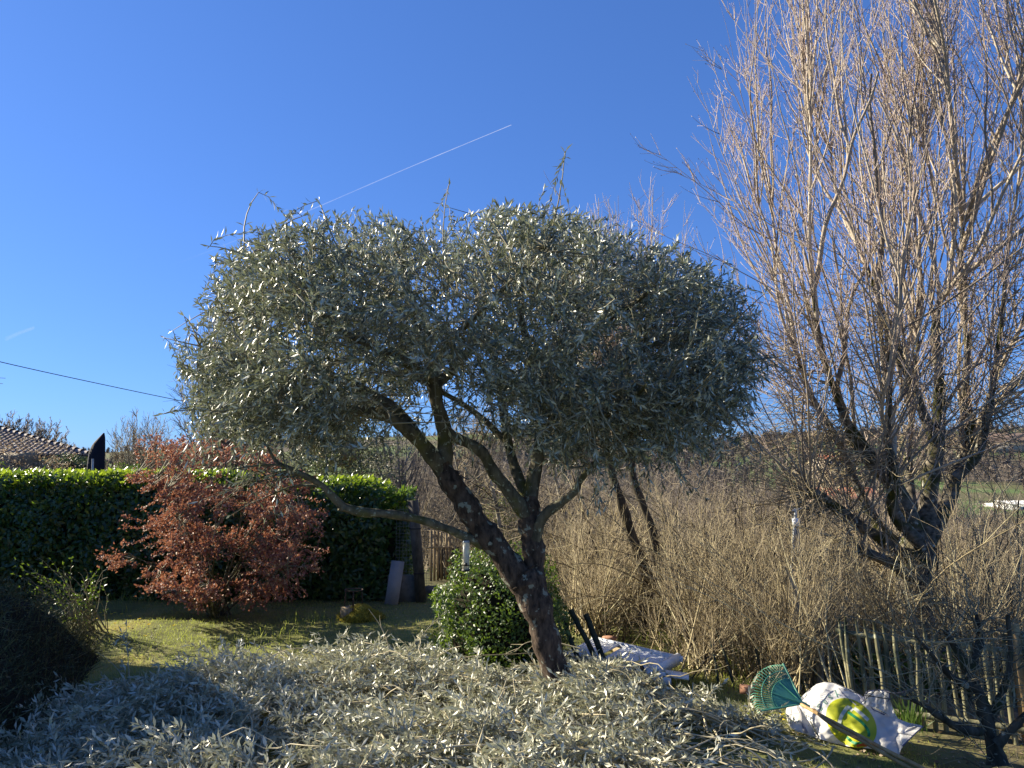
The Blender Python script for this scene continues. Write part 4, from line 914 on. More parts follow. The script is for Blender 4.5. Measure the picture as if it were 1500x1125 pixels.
def canes():
    r = np.random.default_rng(91); n = 420; px = r.uniform(830, 1560, n); Y = r.uniform(7.2, 11.5, n); x = (px - 750) / FPX * Y
    s = (x - GATE[0]) * fout[0] + (Y - GATE[1]) * fout[1]; ok = s > .5; x, Y = x[ok], Y[ok]; n = len(x)
    A = np.stack([x, Y, ground(x, Y) - .03], -1); h = r.uniform(.7, 2.1, n); ph = np.where(r.random(n) < .6, r.normal(PI, .7, n), r.uniform(0, 2 * PI, n)); L = r.uniform(.5, 1.9, n)
    B = A + np.stack([np.cos(ph) * L, np.sin(ph) * L * .6, h * r.uniform(.5, 1.1, n)], -1); M = (A + B) / 2 + np.stack([-np.cos(ph) * L * .22, 0 * L, h * r.uniform(.2, .5, n)], -1)
    P = wob(bez(A, M, B, 14), .035, r); b = MB(); b.add(*tubes(P, r.uniform(.006, .013, (n, 1)) * np.linspace(1, .25, 14)[None], 4))
    m = 5200; i = r.integers(0, n, m); k = r.integers(3, 13, m); p = P[i, k]; T = nrm(P[i, np.minimum(k + 1, 13)] - P[i, k]); d = nrm(T + r.normal(size=T.shape) * .7); e = p + d * r.uniform(.1, .5, (m, 1))
    b.add(*tubes(bez(p, (p + e) / 2 + r.normal(size=p.shape) * .03, e, 5), np.linspace(.0038, .0015, 5)[None], 3))
    n2 = 130; px = r.uniform(840, 1500, n2); Y = r.uniform(8.2, 12, n2); x = (px - 750) / FPX * Y; s = (x - GATE[0]) * fout[0] + (Y - GATE[1]) * fout[1]; ok = s > .8; x, Y = x[ok], Y[ok]; n2 = len(x)
    A = np.stack([x, Y, ground(x, Y) - .03], -1); B = A + np.stack([r.normal(size=n2) * .55, r.normal(size=n2) * .3, r.uniform(.5, 2.3, n2)], -1); P = wob(bez(A, (A + B) / 2 + r.normal(size=(n2, 3)) * .1, B, 12), .06, r); b.add(*tubes(P, r.uniform(.010, .026, (n2, 1)) * np.linspace(1, .3, 12)[None], 5), m=1)
    tag(b.build('arching_canes', [M_hazel, M_darktrunk]), 'long pale canes arching over each other in front of the thicket', 'canes', kind='stuff')
canes()
def far_wood():
    r = np.random.default_rng(88); b = MB()
    n = 8000; Y = 44 + 350 * r.random(n) ** .9; x = r.uniform(-.75, .85, n) * Y
    z = ground(x, Y); keep = (vnoise(x / 35, Y / 40, 1.0, 81) > -.15) & ~((x < -12) & (Y < 120)) & ~((x > 15) & (x < 60) & (Y > 58) & (Y < 84)) & (r.random(n) > .25) | ((x > 8) & (Y < 58)); x, Y, z = x[keep], Y[keep], z[keep]; n = len(x)
    H = r.uniform(3.5, 7.5, n) * np.where(x < -8, .5, 1)
    A = np.stack([x, Y, z - .3], -1); H = np.where(Y < 58, H * .95, H); T = A + np.stack([r.normal(size=n) * .3, r.normal(size=n) * .3, H * .72], -1)
    v, t = ribbons(A, T, .32 + .0006 * Y, r); b.add(v, t=t)
    M = 56; f = r.uniform(.2, .85, (n, M, 1)); p = A[:, None] * (1 - f) + T[:, None] * f
    d = nrm(r.normal(size=(n, M, 3)) + [0, 0, .35]); e = p + d * (H[:, None, None] * r.uniform(.15, .42, (n, M, 1)) * (1.1 - f * .6))
    v, t = ribbons(p.reshape(-1, 3), e.reshape(-1, 3), np.repeat((.05 + .0007 * Y), M), r); b.add(v, t=t)
    tag(b.build('hillside_wood', M_far), 'leafless brown wood covering the far hillside', 'wood', kind='stuff')
far_wood()
print('woods', time.time() - T0)
# green things behind the hedge
blob_bush('ivy_clad_tree', 'ivy-covered evergreen mass behind the hedge under the left side of the olive', 'tree', at(500, 660, 16.5), (1.35, .9, 1.1), 9000, .055, .035, M_ivy, 21, .35, lump=.3, coremat=M_thick)
blob_bush('yellow_green_shrub', 'sparse yellow-green shrub seen between the two olive stems', 'shrub', at(735, 765, 15.0), (.75, .6, .8), 2600, .06, .03, M_catkin, 22, 0, lump=.3)
blob_bush('brown_beech_hedge', 'brown dry-leaved hedge in front of the tiled roof', 'hedge', at(0, 690, 16), (1.7, .5, .62), 5200, .06, .035, M_beech, 23, .6, lump=.3, coremat=M_thick)
blob_bush('conifer_hedge', 'feathery green conifer hedge below the eaves of the tiled roof', 'hedge', at(92, 694, 18), (.95, .5, .42), 4200, .10, .02, M_juni, 24, .7, lump=.15)
blob_bush('dark_shrub', 'low dark green shrub at the right of the closed parasol', 'shrub', at(185, 705, 17), (.6, .5, .35), 1800, .08, .03, M_laurel, 25, .7)

# ------------------------------------------------------------------ neighbouring house with tiled hip roof
def house():
    E = at(130, 669, 30.0); o = empty('tiled_roof_house', (E[0] - 7, E[1] - 1, 0), 'neighbouring house with a low brown pantile roof beyond the hedge at left', 'house')
    ea = nrm(np.array([-1, -.45, 0])); eb = nrm(np.array([-.45, 1, 0])); pitch = .30; run = 6.0; up = np.array([0, 0, 1.0])
    def W(u, v, h=0.0): return E + np.multiply.outer(np.asarray(u, float), ea) + np.multiply.outer(np.asarray(v, float), eb) + np.multiply.outer(np.asarray(h, float), up)
    Lu = 20.0; c = [W(0, 0), W(Lu, 0), W(Lu, 2 * run), W(0, 2 * run)]; r1 = W(run, run, pitch * run); r2 = W(Lu - run, run, pitch * run)
    b = MB(); b.add([c[0], c[1], c[2], c[3], r1, r2], [[0, 4, 5, 1], [2, 5, 4, 3]], [[0, 3, 4], [1, 5, 2]]); roof = part(b, 'roof', M_brownroof, o)
    b = MB(); sp_ = .20; row = .33; S = 5; a = np.linspace(0, PI, S + 1)
    for j in range(18):
        v0 = j * row; v1 = v0 + row * 1.05
        for u in np.arange(v0 + .12, min(Lu - v0, 13), sp_):
            r0_ = W(u + .092 * np.cos(a), np.full(S + 1, v0), pitch * v0 + .06 + .075 * np.sin(a)); r1_ = W(u + .075 * np.cos(a), np.full(S + 1, v1), pitch * v1 + .035 + .06 * np.sin(a))
            v, q = grid(np.stack([r0_, r1_])); b.add(v, q); b.add(np.vstack([r0_, W(u, v0, pitch * v0 + .05)]), t=[[k, k + 1, S + 1] for k in range(S)])
    part(b, 'roof_tiles', M_tile, o, kind='stuff', sub=roof)
    d = r1 - E; n = 24
    for k in range(n):
        v, q = tubes(np.array([[E + d * (k / n) + [0, 0, .12], E + d * ((k + 1.12) / n) + [0, 0, .07]]]), np.array([[.135, .105]]), 8); part(MB().add(v, q), 'ridge_tile', M_cap, o, sub=roof)
    hw = 3.2; R_ = np.stack([ea, eb, up], 1)
    part(MB().add(*box(W(Lu / 2, run, -hw / 2 - .08), (Lu - .8, 2 * run - .8, hw), R_)), 'wall', M_cream, o)
    part(MB().add(*board(W(0, -.02, -.10), W(Lu, -.02, -.10), .16, .04, (0, 0, 1))), 'fascia', M_blackwood, o)
    part(MB().add(*board(W(-.02, 0, -.10), W(-.02, 2 * run, -.10), .16, .04, (0, 0, 1))), 'fascia', M_blackwood, o)
    for k in range(4):
        wf = part(MB().add(*box(W(2 + 3 * k, .37, -1.3), (1.2, .08, 1.3), R_)), 'window', M_whitew, o); part(MB().add(*box(W(2 + 3 * k, .335, -1.3), (1.0, .03, 1.1), R_)), 'pane', M_pane, o, sub=wf)
house()
# tv antenna whose rod tips reach into the picture at the left edge
ao = empty('tv_antenna', at(-60, 640, 28), 'tv antenna with thin rods at the left edge below the overhead cable', 'antenna')
part(MB().add(*tubes(np.array([[at(-50, 690, 28), at(-50, 535, 28)]]), .02, 6)), 'mast', M_metal, ao)
for pxx, pyy in ((8, 554), (4, 562), (-10, 545)):
    part(MB().add(*tubes(np.array([[at(-90, pyy - 6, 28), at(pxx, pyy, 28)]]), .01, 5)), 'rod', M_metal, ao)
# overhead cable
cpt = np.array([at(-120, 499, 22), at(0, 530, 24), at(140, 561, 27), at(285, 591, 31), at(420, 616, 37), at(560, 640, 46)]); P = catmull(cpt, 40)
tag(MB().add(*tubes(P[None], .014, 5)).build('overhead_cable', M_black), 'thin black overhead cable crossing the sky at the left', 'cable')
# closed parasol
def parasol():
    b0 = at(138, 720, 15.5); b0[2] = float(ground(b0[0], b0[1])); o = empty('closed_parasol', b0, 'closed dark navy garden parasol standing behind the hedge', 'parasol')
    K = 18; S = 22; py = np.linspace(634, 712, K)
    xr = np.interp(py, [634, 640, 660, 700, 712], [153, 154, 153.5, 152, 151]); xl = np.interp(py, [634, 645, 650, 662, 680, 700, 712], [151.5, 141, 136.5, 131, 128.5, 128, 128])
    a = np.arange(S) / S * 2 * PI; rings = []
    for k in range(K):
        c = at((xr[k] + xl[k]) / 2, py[k], 15.5); h = (xr[k] - xl[k]) / 2 / FPX * 15.5; f = 1 - .16 * (np.arange(S) % 2) * min(1, k / 5)
        rings.append(np.stack([c[0] + h * f * np.cos(a), c[1] + h * .8 * f * np.sin(a), np.full(S, c[2])], -1))
    v, q = grid(np.array(rings), True); part(MB().add(v, q), 'canopy', M_parasol, o)
    part(MB().add(*tubes(np.array([[at(134, 745, 15.25), at(136, 672, 15.25)]]), .022, 8)), 'pole', M_metal, o, True)
parasol()

# ------------------------------------------------------------------ post, low wall, gate
M_darkpost = bark_mat('grey_weathered_post', (.05, .045, .035), (.14, .125, .10), scale=12, bump=.4)
def gate():
    pb = gnd(617, 882); pt = at(605, 733, pb[1] + .02)
    o = empty('gate_post', pb, 'tall weathered square post at the right end of the laurel hedge', 'post')
    pst = MB().add(*board(pb, pt, .14, .12)); part(pst, 'post', M_darkpost, o)
    for f in (.28, .72):
        c = pb * (1 - f) + pt * f; part(MB().add(*board(c - [0, 0, .006], c + [0, 0, .006], .162, .142)), 'wire_tie', M_blackwood, o)
    Yw = pb[1] - .02
    w0, w1 = at(583, 880, Yw), at(610, 880, Yw); z1 = at(590, 843, Yw)[2]
    wo = empty('low_concrete_wall', (w0 + w1) / 2, 'low concrete base panel with wire netting above, left of the tall post', 'wall')
    part(MB().add(*box(((w0[0] + w1[0]) / 2 - .08, Yw + .06, z1 / 2 - .05), (w1[0] - w0[0] + .16, .06, z1 + .1))), 'concrete_panel', M_conc, wo)
    def mesh(x0, x1, z0, z1, Y, step):
        b = MB(); L = []
        for x in np.arange(x0, x1, step): L.append([[x, Y, z0], [x, Y, z1]])
        for z in np.arange(z0, z1, step): L.append([[x0, Y, z], [x1, Y, z]])
        b.add(*tubes(np.array(L), .0022, 3)); return b
    part(mesh(w0[0] - .05, w1[0], z1, z1 + 1.0, Yw + .06, .05), 'wire_netting', M_wire, wo, kind='stuff')
    g0, g1 = at(622, 780, 12.0)[0], at(640, 780, 12.0)[0]
    no = empty('netting_panel', (g0, 12.0, 0), 'strip of square wire netting between the tall post and the pale gate', 'fence')
    part(mesh(g0 - .08, g1 - .05, 0.05, 1.05, 12.0, .04), 'wire_netting', M_wire, no, kind='stuff')
    part(MB().add(*board((g0 - .08, 12, 1.06), (g1 - .05, 12, 1.06), .03, .03)), 'top_wire', M_wire, no)
    # grey board leaning
    bo = MB().add(*board(at(573, 886, 10.85), at(583, 822, 11.05), .19, .02, (1, 0.1, 0)))
    tag(bo.build('leaning_board', M_board), 'flat grey board leaning against the low wall at the hedge end', 'board')
    # pale picket gate
    go = empty('wooden_gate', at(645, 862, 13.3), 'narrow gate of tall pale wooden pickets standing open behind the post', 'gate')
    for k, (px, w, top, bot, dy) in enumerate([(631.5, .038, 777, 866, 0), (636.5, .04, 777, 868, .04), (641.5, .038, 778, 862, .08), (646.5, .036, 779, 850, .12), (654, .036, 781, 850, .2), (659, .05, 781, 850, .24)]):
        Y = 13.2 + dy; part(MB().add(*board(at(px, bot, Y), at(px - .5, top, Y), w, .02)), 'picket', M_oldwood, go)
    part(MB().add(*board(at(628, 802, 13.17), at(662, 802, 13.42), .03, .02, (0, 0, 1))), 'rail', M_oldwood, go)
    bo2 = empty('shaded_pickets', at(665, 840, 12.9), 'low fence of dark stained pickets beside the pale gate', 'fence')  # near-black pickets paint the shade the hedge throws on the gate
    for k in range(12):
        px = 644 + 3.9 * k; Y = 13.6; part(MB().add(*board(at(px, 866, Y), at(px, 800 + (k % 3) * 1.5, Y), .036, .02)), 'picket', M_blackwood, bo2)
    for py in (812, 842): part(MB().add(*board(at(640, py, 13.64), at(690, py, 13.64), .05, .03, (0, 0, 1))), 'rail', M_blackwood, bo2)
    v = gnd(636, 868)
    st = blob_rock(at(634, 868, 11.9), (.16, .1, .12), 5); tag(st.build('pale_stone', M_conc, smooth=True), 'pale rounded stone at the foot of the open gate', 'stone')
def blob_rock(c, s, seed, nz=8, na=12):
    r = np.random.default_rng(seed); a = np.linspace(0, PI, nz); b = np.arange(na) / na * 2 * PI; A, B = np.meshgrid(a, b, indexing='ij')
    u = np.stack([np.sin(A) * np.cos(B), np.sin(A) * np.sin(B), np.cos(A)], -1); k = 1 + .12 * np.sin(u[..., 0] * 5 + seed) + .1 * np.sin(u[..., 1] * 7 + u[..., 2] * 4)
    v, q = grid(np.asarray(c) + u * k[..., None] * s, True); return MB().add(v, q[:, ::-1])
gate()
# mossy stump with an iron plant stand on it
sb = gnd(525, 911)
so = empty('mossy_stump', sb, 'low tree stump overgrown with yellow moss on the lawn', 'stump')
part(blob_rock(sb + [0, .1, .02], (.27, .2, .15), 8, 10, 18), 'moss', M_moss, so, True)
r = np.random.default_rng(4); n = 2600; u = nrm(r.normal(size=(n, 3))); u[:, 2] = abs(u[:, 2]); k = 1 + .12 * np.sin(u[:, 0] * 5 + 8) + .1 * np.sin(u[:, 1] * 7 + u[:, 2] * 4)
v, t = leaf_geo(sb + [0, .1, .02] + u * k[:, None] * [.27, .2, .15], u + r.normal(size=(n, 3)) * .5, r.normal(size=(n, 3)), .03, .01)
part(MB().add(v, t=t), 'moss_tufts', leaf_mat('moss_tuft', [(0, (.20, .18, .03)), (1, (.48, .40, .06))], trans=.3), so, kind='stuff')
v, q, t = cyl(sb + np.array([-.13, .1, 0]), .13, .12, .0, .165, 18); part(MB().add(v, q, t), 'stump_top', M_oldwood, so)
def stand():
    b0 = sb + np.array([-.09, .1, .17]); o = empty('plant_stand', b0, 'small rusty round iron plant stand on top of the mossy stump', 'plant stand')
    a = np.linspace(0, 2 * PI, 21); P = np.stack([.115 * np.cos(a), .115 * np.sin(a), np.full(21, .21)], -1) + b0
    part(MB().add(*tubes(P[None], .008, 5)), 'ring', M_rust, o, True)
    for k in range(3):
        t = 2.1 * k + .7; p = b0 + [.115 * math.cos(t), .115 * math.sin(t), .21]; e = b0 + [.13 * math.cos(t), .13 * math.sin(t), 0 if k < 2 else -.02]
        part(MB().add(*board(p, e, .018, .006, (math.sin(t), -math.cos(t), 0))), 'leg', M_rust, o)
stand()

# ------------------------------------------------------------------ right picket fence
def picket_fence():
    o = empty('picket_fence', at(1240, 1010, 6.2), 'low rustic fence of round weathered greenish pickets behind the white bag', 'fence')
    px = [1229, 1238, 1253, 1265, 1279, 1293, 1309, 1323, 1338, 1353, 1368, 1384, 1399, 1418, 1436, 1452, 1470, 1496, 1512, 1528, 1545, 1562]
    r = np.random.default_rng(6)
    for k, x in enumerate(px):
        Y = 6.2 - .7 * (x - 1229) / 300; topz = at(x, 906 + 24 * (x - 1229) / 270 + r.uniform(-5, 4), Y); b0 = topz.copy(); b0[2] = ground(b0[0], b0[1]) - .04
        b0[0] += .05 + r.normal() * .012; b0[1] += r.normal() * .02
        P = wob(bez(b0[None], ((b0 + topz) / 2 + r.normal(size=3) * .012)[None], topz[None], 9), .006, r)
        R = .0175 * r.uniform(.85, 1.2) * np.array([1.05, 1.02, 1, 1, .98, .96, .95, .85, .35])
        b = MB(); v, q = tubes(P, R[None], 7); n = len(v); v = np.vstack([v, P[0, -1] + [0, 0, .004]]); b.add(v, q, [[n, n - 7 + i, n - 7 + (i + 1) % 7] for i in range(7)])
        part(b, 'picket', M_dkpicket, o, True)
    for (ya, yb, off) in ((924, 957, .03), (1032, 1072, .03)):
        A = at(1224, ya, 6.2 + off); B = at(1570, yb + 10, 5.42 + off); P = wob(bez(A[None], ((A + B) / 2)[None], B[None], 16), .012, r)
        part(MB().add(*tubes(P, .022 * r.uniform(.85, 1.15, (1, 16)), 8)), 'rail', M_dkpicket, o, True)
    t = at(1484, 914, 5.62); b0 = t.copy(); b0[2] = -.15; b0[0] += .05; part(MB().add(*board(b0, t, .055, .055)), 'post', M_freshwood, o)
    t = at(1496, 926, 5.7); b0 = t.copy(); b0[2] = -.15; b0[0] += .04; part(MB().add(*board(b0, t, .05, .05)), 'post', M_dkpicket, o)
picket_fence()
# leaning green stakes and a short brace near the white panels
for k, (a, b, w, lab) in enumerate([((858, 900), (893, 985), .045, 'thickest dark green stake leaning left over the white panels'), ((836, 893), (880, 985), .04, 'middle dark leaning stake over the white panels'), ((825, 905), (856, 990), .035, 'leftmost dark leaning stake half hidden by the round bush')]):
    A = at(*b, 7.1); B = at(*a, 7.3); P = wob(bez(A[None], ((A + B) / 2)[None], B[None], 8), .008); v, q = tubes(P, np.full((1, 8), w * .62), 8); n = len(v); v = np.vstack([v, B]); 
    tag(MB().add(v, q, [[n, n - 8 + i, n - 8 + (i + 1) % 8] for i in range(8)]).build('leaning_stake', M_greenpost, smooth=True, origin=A), lab, 'stake', 'leaning stakes by the white panels')
for k, (a, b, lab) in enumerate([((1046, 915), (1076, 1008), 'thin dark pole leaning beside the forked bare shrub'), ((1040, 935), (1052, 1000), 'short thin pole leaning at the foot of the forked bare shrub'), ((1092, 905), (1120, 1000), 'thin pole leaning just left of the green rake')]):
    A = at(*b, 7.0); B = at(*a, 7.3); tag(MB().add(*tubes(np.array([[A, (A + B) / 2 + [.01, 0, 0], B]]), np.array([[.014, .012, .008]]), 6)).build('thin_pole', M_greenpost, smooth=True, origin=A), lab, 'pole', 'thin leaning poles among the shrubs')
# white folded plastic lounger lying behind the trunk
def lounger():
    p0 = gnd(826, 968, .02); p1 = gnd(985, 1008, .02); o = empty('plastic_lounger', p0, 'white plastic garden lounger lying tipped among branches behind the trunk', 'lounger')
    d = nrm(p1 - p0); s = nrm(np.array([-d[1], d[0], 0])); L = np.linalg.norm(p1 - p0)
    def pt(u, w, h): return p0 + d * u * L + s * w + np.array([0, 0, h])
    # slatted upper half
    for k in range(9):
        u = .02 + k * .032; part(MB().add(*board(pt(u, -.02, .06 + .003 * k), pt(u, .42, .15), .035, .014, d)), 'slat', M_white, o)
    u = np.linspace(.31, .80, 14); w = np.linspace(-.02, .42, 7); g = np.array([[pt(a, b, .06 + .18 * b + .006 * math.sin(a * 16)) for b in w] for a in u]); v, q = grid(g); g2 = g - [0, 0, .03]; v2, q2 = grid(g2)
    b = MB(); b.add(v, q); b.add(v2, q2[:, ::-1]); 
    for e in (np.stack([g[:, 0], g2[:, 0]]), np.stack([g[:, -1], g2[:, -1]]), np.stack([g[0], g2[0]]), np.stack([g[-1], g2[-1]])): b.add(*grid(e))
    part(b, 'seat_panel', M_white, o)
    part(MB().add(*board(pt(0, -.03, .06), pt(1.0, -.03, .06), .05, .03, (0, 0, 1))), 'side_rail', M_white, o)
    part(MB().add(*board(pt(0, .43, .15), pt(.86, .43, .14), .05, .03, (0, 0, 1))), 'side_rail', M_white, o)
    part(MB().add(*board(pt(.80, -.03, .06), pt(.83, .43, .14), .04, .10, (1, 0, 0))), 'end_panel', M_white, o)
    part(MB().add(*board(pt(.88, .02, .10), pt(1.05, .16, .08), .14, .02, s)), 'foot_panel', M_white, o)
    c = pt(.76, -.08, .10); a = np.arange(14) / 14 * 2 * PI
    ring = np.array([[c + d * .06 * math.cos(t) + np.array([0, 0, .06]) * math.sin(t) + s * w for t in a] for w in (-.02, .03)]); v, q = grid(ring, True); n = len(v); v = np.vstack([v, c - s * .02, c + s * .03])
    part(MB().add(v, q, [[n, i, (i + 1) % 14] for i in range(14)] + [[n + 1, 14 + (i + 1) % 14, 14 + i] for i in range(14)]), 'wheel', M_black, o)
lounger()
tag(MB().add(*board(gnd(903, 955) + [0, 0, .03], gnd(952, 972) + [0, 0, .03], .10, .035)).build('pale_plank', M_oldwood), 'pale wooden plank lying on the soil just behind the white lounger', 'plank')
tag(MB().add(*board(gnd(1084, 1018) + [0, 0, .05], gnd(1106, 1020) + [0, 0, .05], .06, .08, (0, 0, 1))).build('brick', M_terra), 'single terracotta brick on the ground just left of the rake', 'brick')
tag(MB().add(*cyl(gnd(893, 950), .05, .08, 0, .12, 12)).build('flower_pot', M_terra), 'small terracotta pot at the foot of the bare shrub', 'flower pot')
# metal a-frame with white box among the shrubs
def aframe():
    Y = 7.9; top = at(1167, 742, Y); o = empty('metal_frame_ladder', at(1167, 900, Y), 'pale metal a-frame pole with a small white box among the bare shrubs', 'pole')
    for a, b in (((1166, 745), (1155, 905)), ((1168, 775), (1178, 905))):
        part(MB().add(*tubes(np.array([[at(*b, Y + (.2 if b[0] > 1170 else 0)), at(*a, Y)]]), .017, 7)), 'leg', M_metal, o, True)
    for k in range(5):
        f = .25 + k * .15; part(MB().add(*tubes(np.array([[at(1166 - 11 * f, 745 + 160 * f, Y), at(1168 + 10 * f, 775 + 130 * f, Y + .2 * f)]]), .008, 5)), 'rung', M_metal, o)
    part(MB().add(*box(at(1166, 765, Y - .06), (.065, .05, .08))), 'white_box', M_white, o)
    part(MB().add(*tubes(np.array([[at(1160, 748, Y), at(1176, 744, Y)]]), .010, 6)), 'cross_arm', M_metal, o)
aframe()

# ------------------------------------------------------------------ bag
BT = np.array([(1157, 1046), (1160, 1032), (1170, 1029), (1181, 1028), (1190, 1014), (1200, 1005), (1212, 1002), (1228, 1004), (1243, 1010), (1258, 1016), (1268, 1024), (1280, 1037), (1300, 1048), (1316, 1054), (1334, 1061), (1352, 1064)], float)
BB = np.array([(1157, 1056), (1158, 1066), (1168, 1072), (1180, 1075), (1192, 1080), (1206, 1084), (1218, 1088), (1232, 1091), (1246, 1094), (1262, 1095), (1276, 1097), (1290, 1099), (1304, 1105), (1316, 1111), (1318, 1103), (1321, 1094)], float)
def bagY(px, py):
    u = np.clip((px - 1157) / 190, 0, 1)
    yt = np.interp(px, BT[:, 0], BT[:, 1]); yb = np.interp(px, BB[:, 0].cumsum() * 0 + np.maximum.accumulate(BB[:, 0]), BB[:, 1])
    w = np.clip((yb - py) / np.maximum(yb - yt, 8), 0, 1)
    base = 5.60 - .50 * u
    Yv = base + .34 * w ** 1.3 - .10 * np.sin(PI * np.clip(w * .9 + .05, 0, 1)) * (np.sin(PI * np.clip(u * 1.15, 0, 1)) * .8 + .1)
    wr = .005 * np.sin(px * .23 + py * .31 + 2 * np.sin(py * .11)) + .002 * np.sin(px * .41 - py * .22 + 1.7) + .016 * np.sin(px * .13 + py * .05 + 1) + .003 * np.sin(px * .16 + py * .5)
    wr = wr + .022 * np.exp(-((px - 1183 - .35 * (py - 1050)) / 4.0) ** 2) - .02 * np.exp(-((px - 1192 - .3 * (py - 1050)) / 4) ** 2) + .02 * np.exp(-((px - 1270 - (py - 1040) * .9) / 5) ** 2)
    cr = np.abs(np.sin(px * .052 + py * .075 + .6)) ** 3 * .018 + np.abs(np.sin(px * .09 - py * .06 + 2.1 + .8 * np.sin(py * .05))) ** 6 * .014
    return Yv + wr * .9 + cr * (.3 + .7 * np.clip((1300 - px) / 120, 0, 1))
def sheet_mat(name, c, trans=.35, rough=.55):
    m, n, l, p = mat(name); a = noise(n, l, 9, 4); wv = noise(n, l, 160, 2)
    r_ = ramp(n, [(.25, tuple(x * .88 for x in c)), (.7, c)]); l.new(a.outputs[0], r_.inputs[0]); l.new(r_.outputs[0], p.inputs['Base Color']); p.inputs['Roughness'].default_value = rough
    bp = n.new('ShaderNodeBump'); bp.inputs['Strength'].default_value = .25; bp.inputs['Distance'].default_value = .004; l.new(wv.outputs[0], bp.inputs['Height']); l.new(bp.outputs[0], p.inputs['Normal'])
    tr = n.new('ShaderNodeBsdfTranslucent'); l.new(r_.outputs[0], tr.inputs[0]); mx = n.new('ShaderNodeMixShader'); mx.inputs[0].default_value = trans
    l.new(p.outputs[0], mx.inputs[1]); l.new(tr.outputs[0], mx.inputs[2]); l.new(mx.outputs[0], n['Material Output'].inputs[0]); return m
def bag():
    M_b = sheet_mat('white_woven_plastic', (.78, .77, .76)); M_y = sheet_mat('yellow_green_print', (.56, .60, .03)); M_y2 = sheet_mat('bright_yellow_print', (.78, .72, .02))
    M_g = sheet_mat('green_print', (.02, .26, .10)); M_w2 = sheet_mat('white_print', (.66, .70, .66)); M_tx = sheet_mat('pale_green_print', (.16, .30, .25)); M_k = sheet_mat('dark_print', (.05, .06, .05)); M_r = sheet_mat('orange_red_print', (.60, .12, .03))
    M_str = plain('dark_grey_webbing', (.07, .07, .10), .8, .2, .15, 60); M_hem = plain('grey_hem', (.16, .16, .22), .8, .2, .1)
    o = empty('garden_waste_bag', gnd(1250, 1100, -.06), 'crumpled white woven garden bag with a yellow-green round logo lying before the picket fence', 'bag')
    nu, nv = 110, 40
    s = np.linspace(0, 1, nu); tt = np.linspace(0, 1, 16)
    T = np.stack([np.interp(s, tt, BT[:, 0]), np.interp(s, tt, BT[:, 1])], -1); Bt = np.stack([np.interp(s, tt, BB[:, 0]), np.interp(s, tt, BB[:, 1])], -1)
    w = np.linspace(0, 1, nv)[None, :, None]; G = Bt[:, None] * (1 - w) + T[:, None] * w
    Yv = bagY(G[..., 0], G[..., 1]); F = at(G[..., 0], G[..., 1], Yv); F[..., 2] = np.maximum(F[..., 2], -.085)
    b = MB(); v, q = grid(F); b.add(v, q)
    wv = np.linspace(0, 1, nv)[None, :]; sv = s[:, None]
    th = .30 * np.sin(PI * np.clip(wv * .92 + .03, 0, 1)) * np.sin(PI * np.clip(sv * .86 + .05, 0, 1)) + .012
    Bk = F.copy(); Bk[..., 1] += th; Bk[..., 2] += .0; v, q = grid(Bk); b.add(v, q[:, ::-1])
    b.add(*grid(np.stack([F[:, 0], Bk[:, 0]]))); b.add(*grid(np.stack([F[:, -1], Bk[:, -1]]))); b.add(*grid(np.stack([F[0], Bk[0]])))
    body = part(b, 'body', M_b, o, True)
    # rear flap standing up behind
    fl = np.array([[(1263, 1030), (1268, 1018), (1275, 1012)], [(1280, 1036), (1284, 1020), (1290, 1011)], [(1296, 1044), (1298, 1024), (1301, 1014)], [(1318, 1058), (1309, 1040), (1302, 1018)]], float)
    g = np.array([catmull(np.array([catmull(fl[:, j], 16)[i] for j in range(3)]), 10) for i in range(16)])
    Yf = 5.55 + .02 * np.sin(g[..., 0] * .5) + .015 * np.sin(g[..., 1] * .6 + g[..., 0] * .3); v, q = grid(at(g[..., 0], g[..., 1], Yf)); part(MB().add(v, q), 'rear_flap', M_b, o, True)
    hem = catmull(np.array([at(1264, 1028, 5.5), at(1270, 1014, 5.52), at(1285, 1011, 5.53), at(1300, 1012, 5.52), at(1303, 1022, 5.5), at(1300, 1028, 5.5)]), 30)
    part(MB().add(*tubes(hem[None], .0045, 5)), 'hem', M_hem, o, True)
    h2 = at(*[np.array(z) for z in zip(*[(1322, 1093), (1330, 1085), (1340, 1075), (1352, 1064)])], bagY(np.array([1322, 1330, 1340, 1350.]), np.array([1093, 1085, 1075, 1064.])) - .008)
    part(MB().add(*tubes(catmull(h2, 14)[None], .0045, 5)), 'hem', M_hem, o, True)
    # straps: ribbons
    def strap(pts, Y, w, m, thick=.003):
        P = catmull(np.array([(*at(a, b_, y_),) for (a, b_), y_ in zip(pts, Y)]), 26)
        T_ = nrm(np.gradient(P, axis=0)); sd_ = nrm(np.cross(T_, [0, 1, .2])); 
        up = P + sd_ * w / 2; dn = P - sd_ * w / 2; bk = np.array([0, thick, 0])
        ring = np.stack([up, dn, dn + bk, up + bk], 1); v, q = grid(ring, True); part(MB().add(v, q), 'strap', m, o)
    strap([(1297, 1013), (1310, 1016), (1322, 1015), (1335, 1011), (1343, 1007)], [5.5, 5.42, 5.36, 5.32, 5.3], .026, M_str)
    bx = np.array([1168, 1172, 1175, 1178, 1182]); by = np.array([1034, 1044, 1056, 1066, 1074.]); strap(list(zip(bx, by)), bagY(bx, by) - .012, .022, sheet_mat('grey_webbing', (.34, .33, .36)))
    bx = np.array([1228, 1236, 1245, 1254.]); by = np.array([1008, 1018, 1026, 1033.]); strap(list(zip(bx, by)), bagY(bx, by) - .008, .010, M_hem)
    bx = np.array([1256, 1268, 1280, 1296.]); by = np.array([1016, 1029, 1040, 1047.]); strap(list(zip(bx, by)), bagY(bx, by) - .008, .010, M_hem)
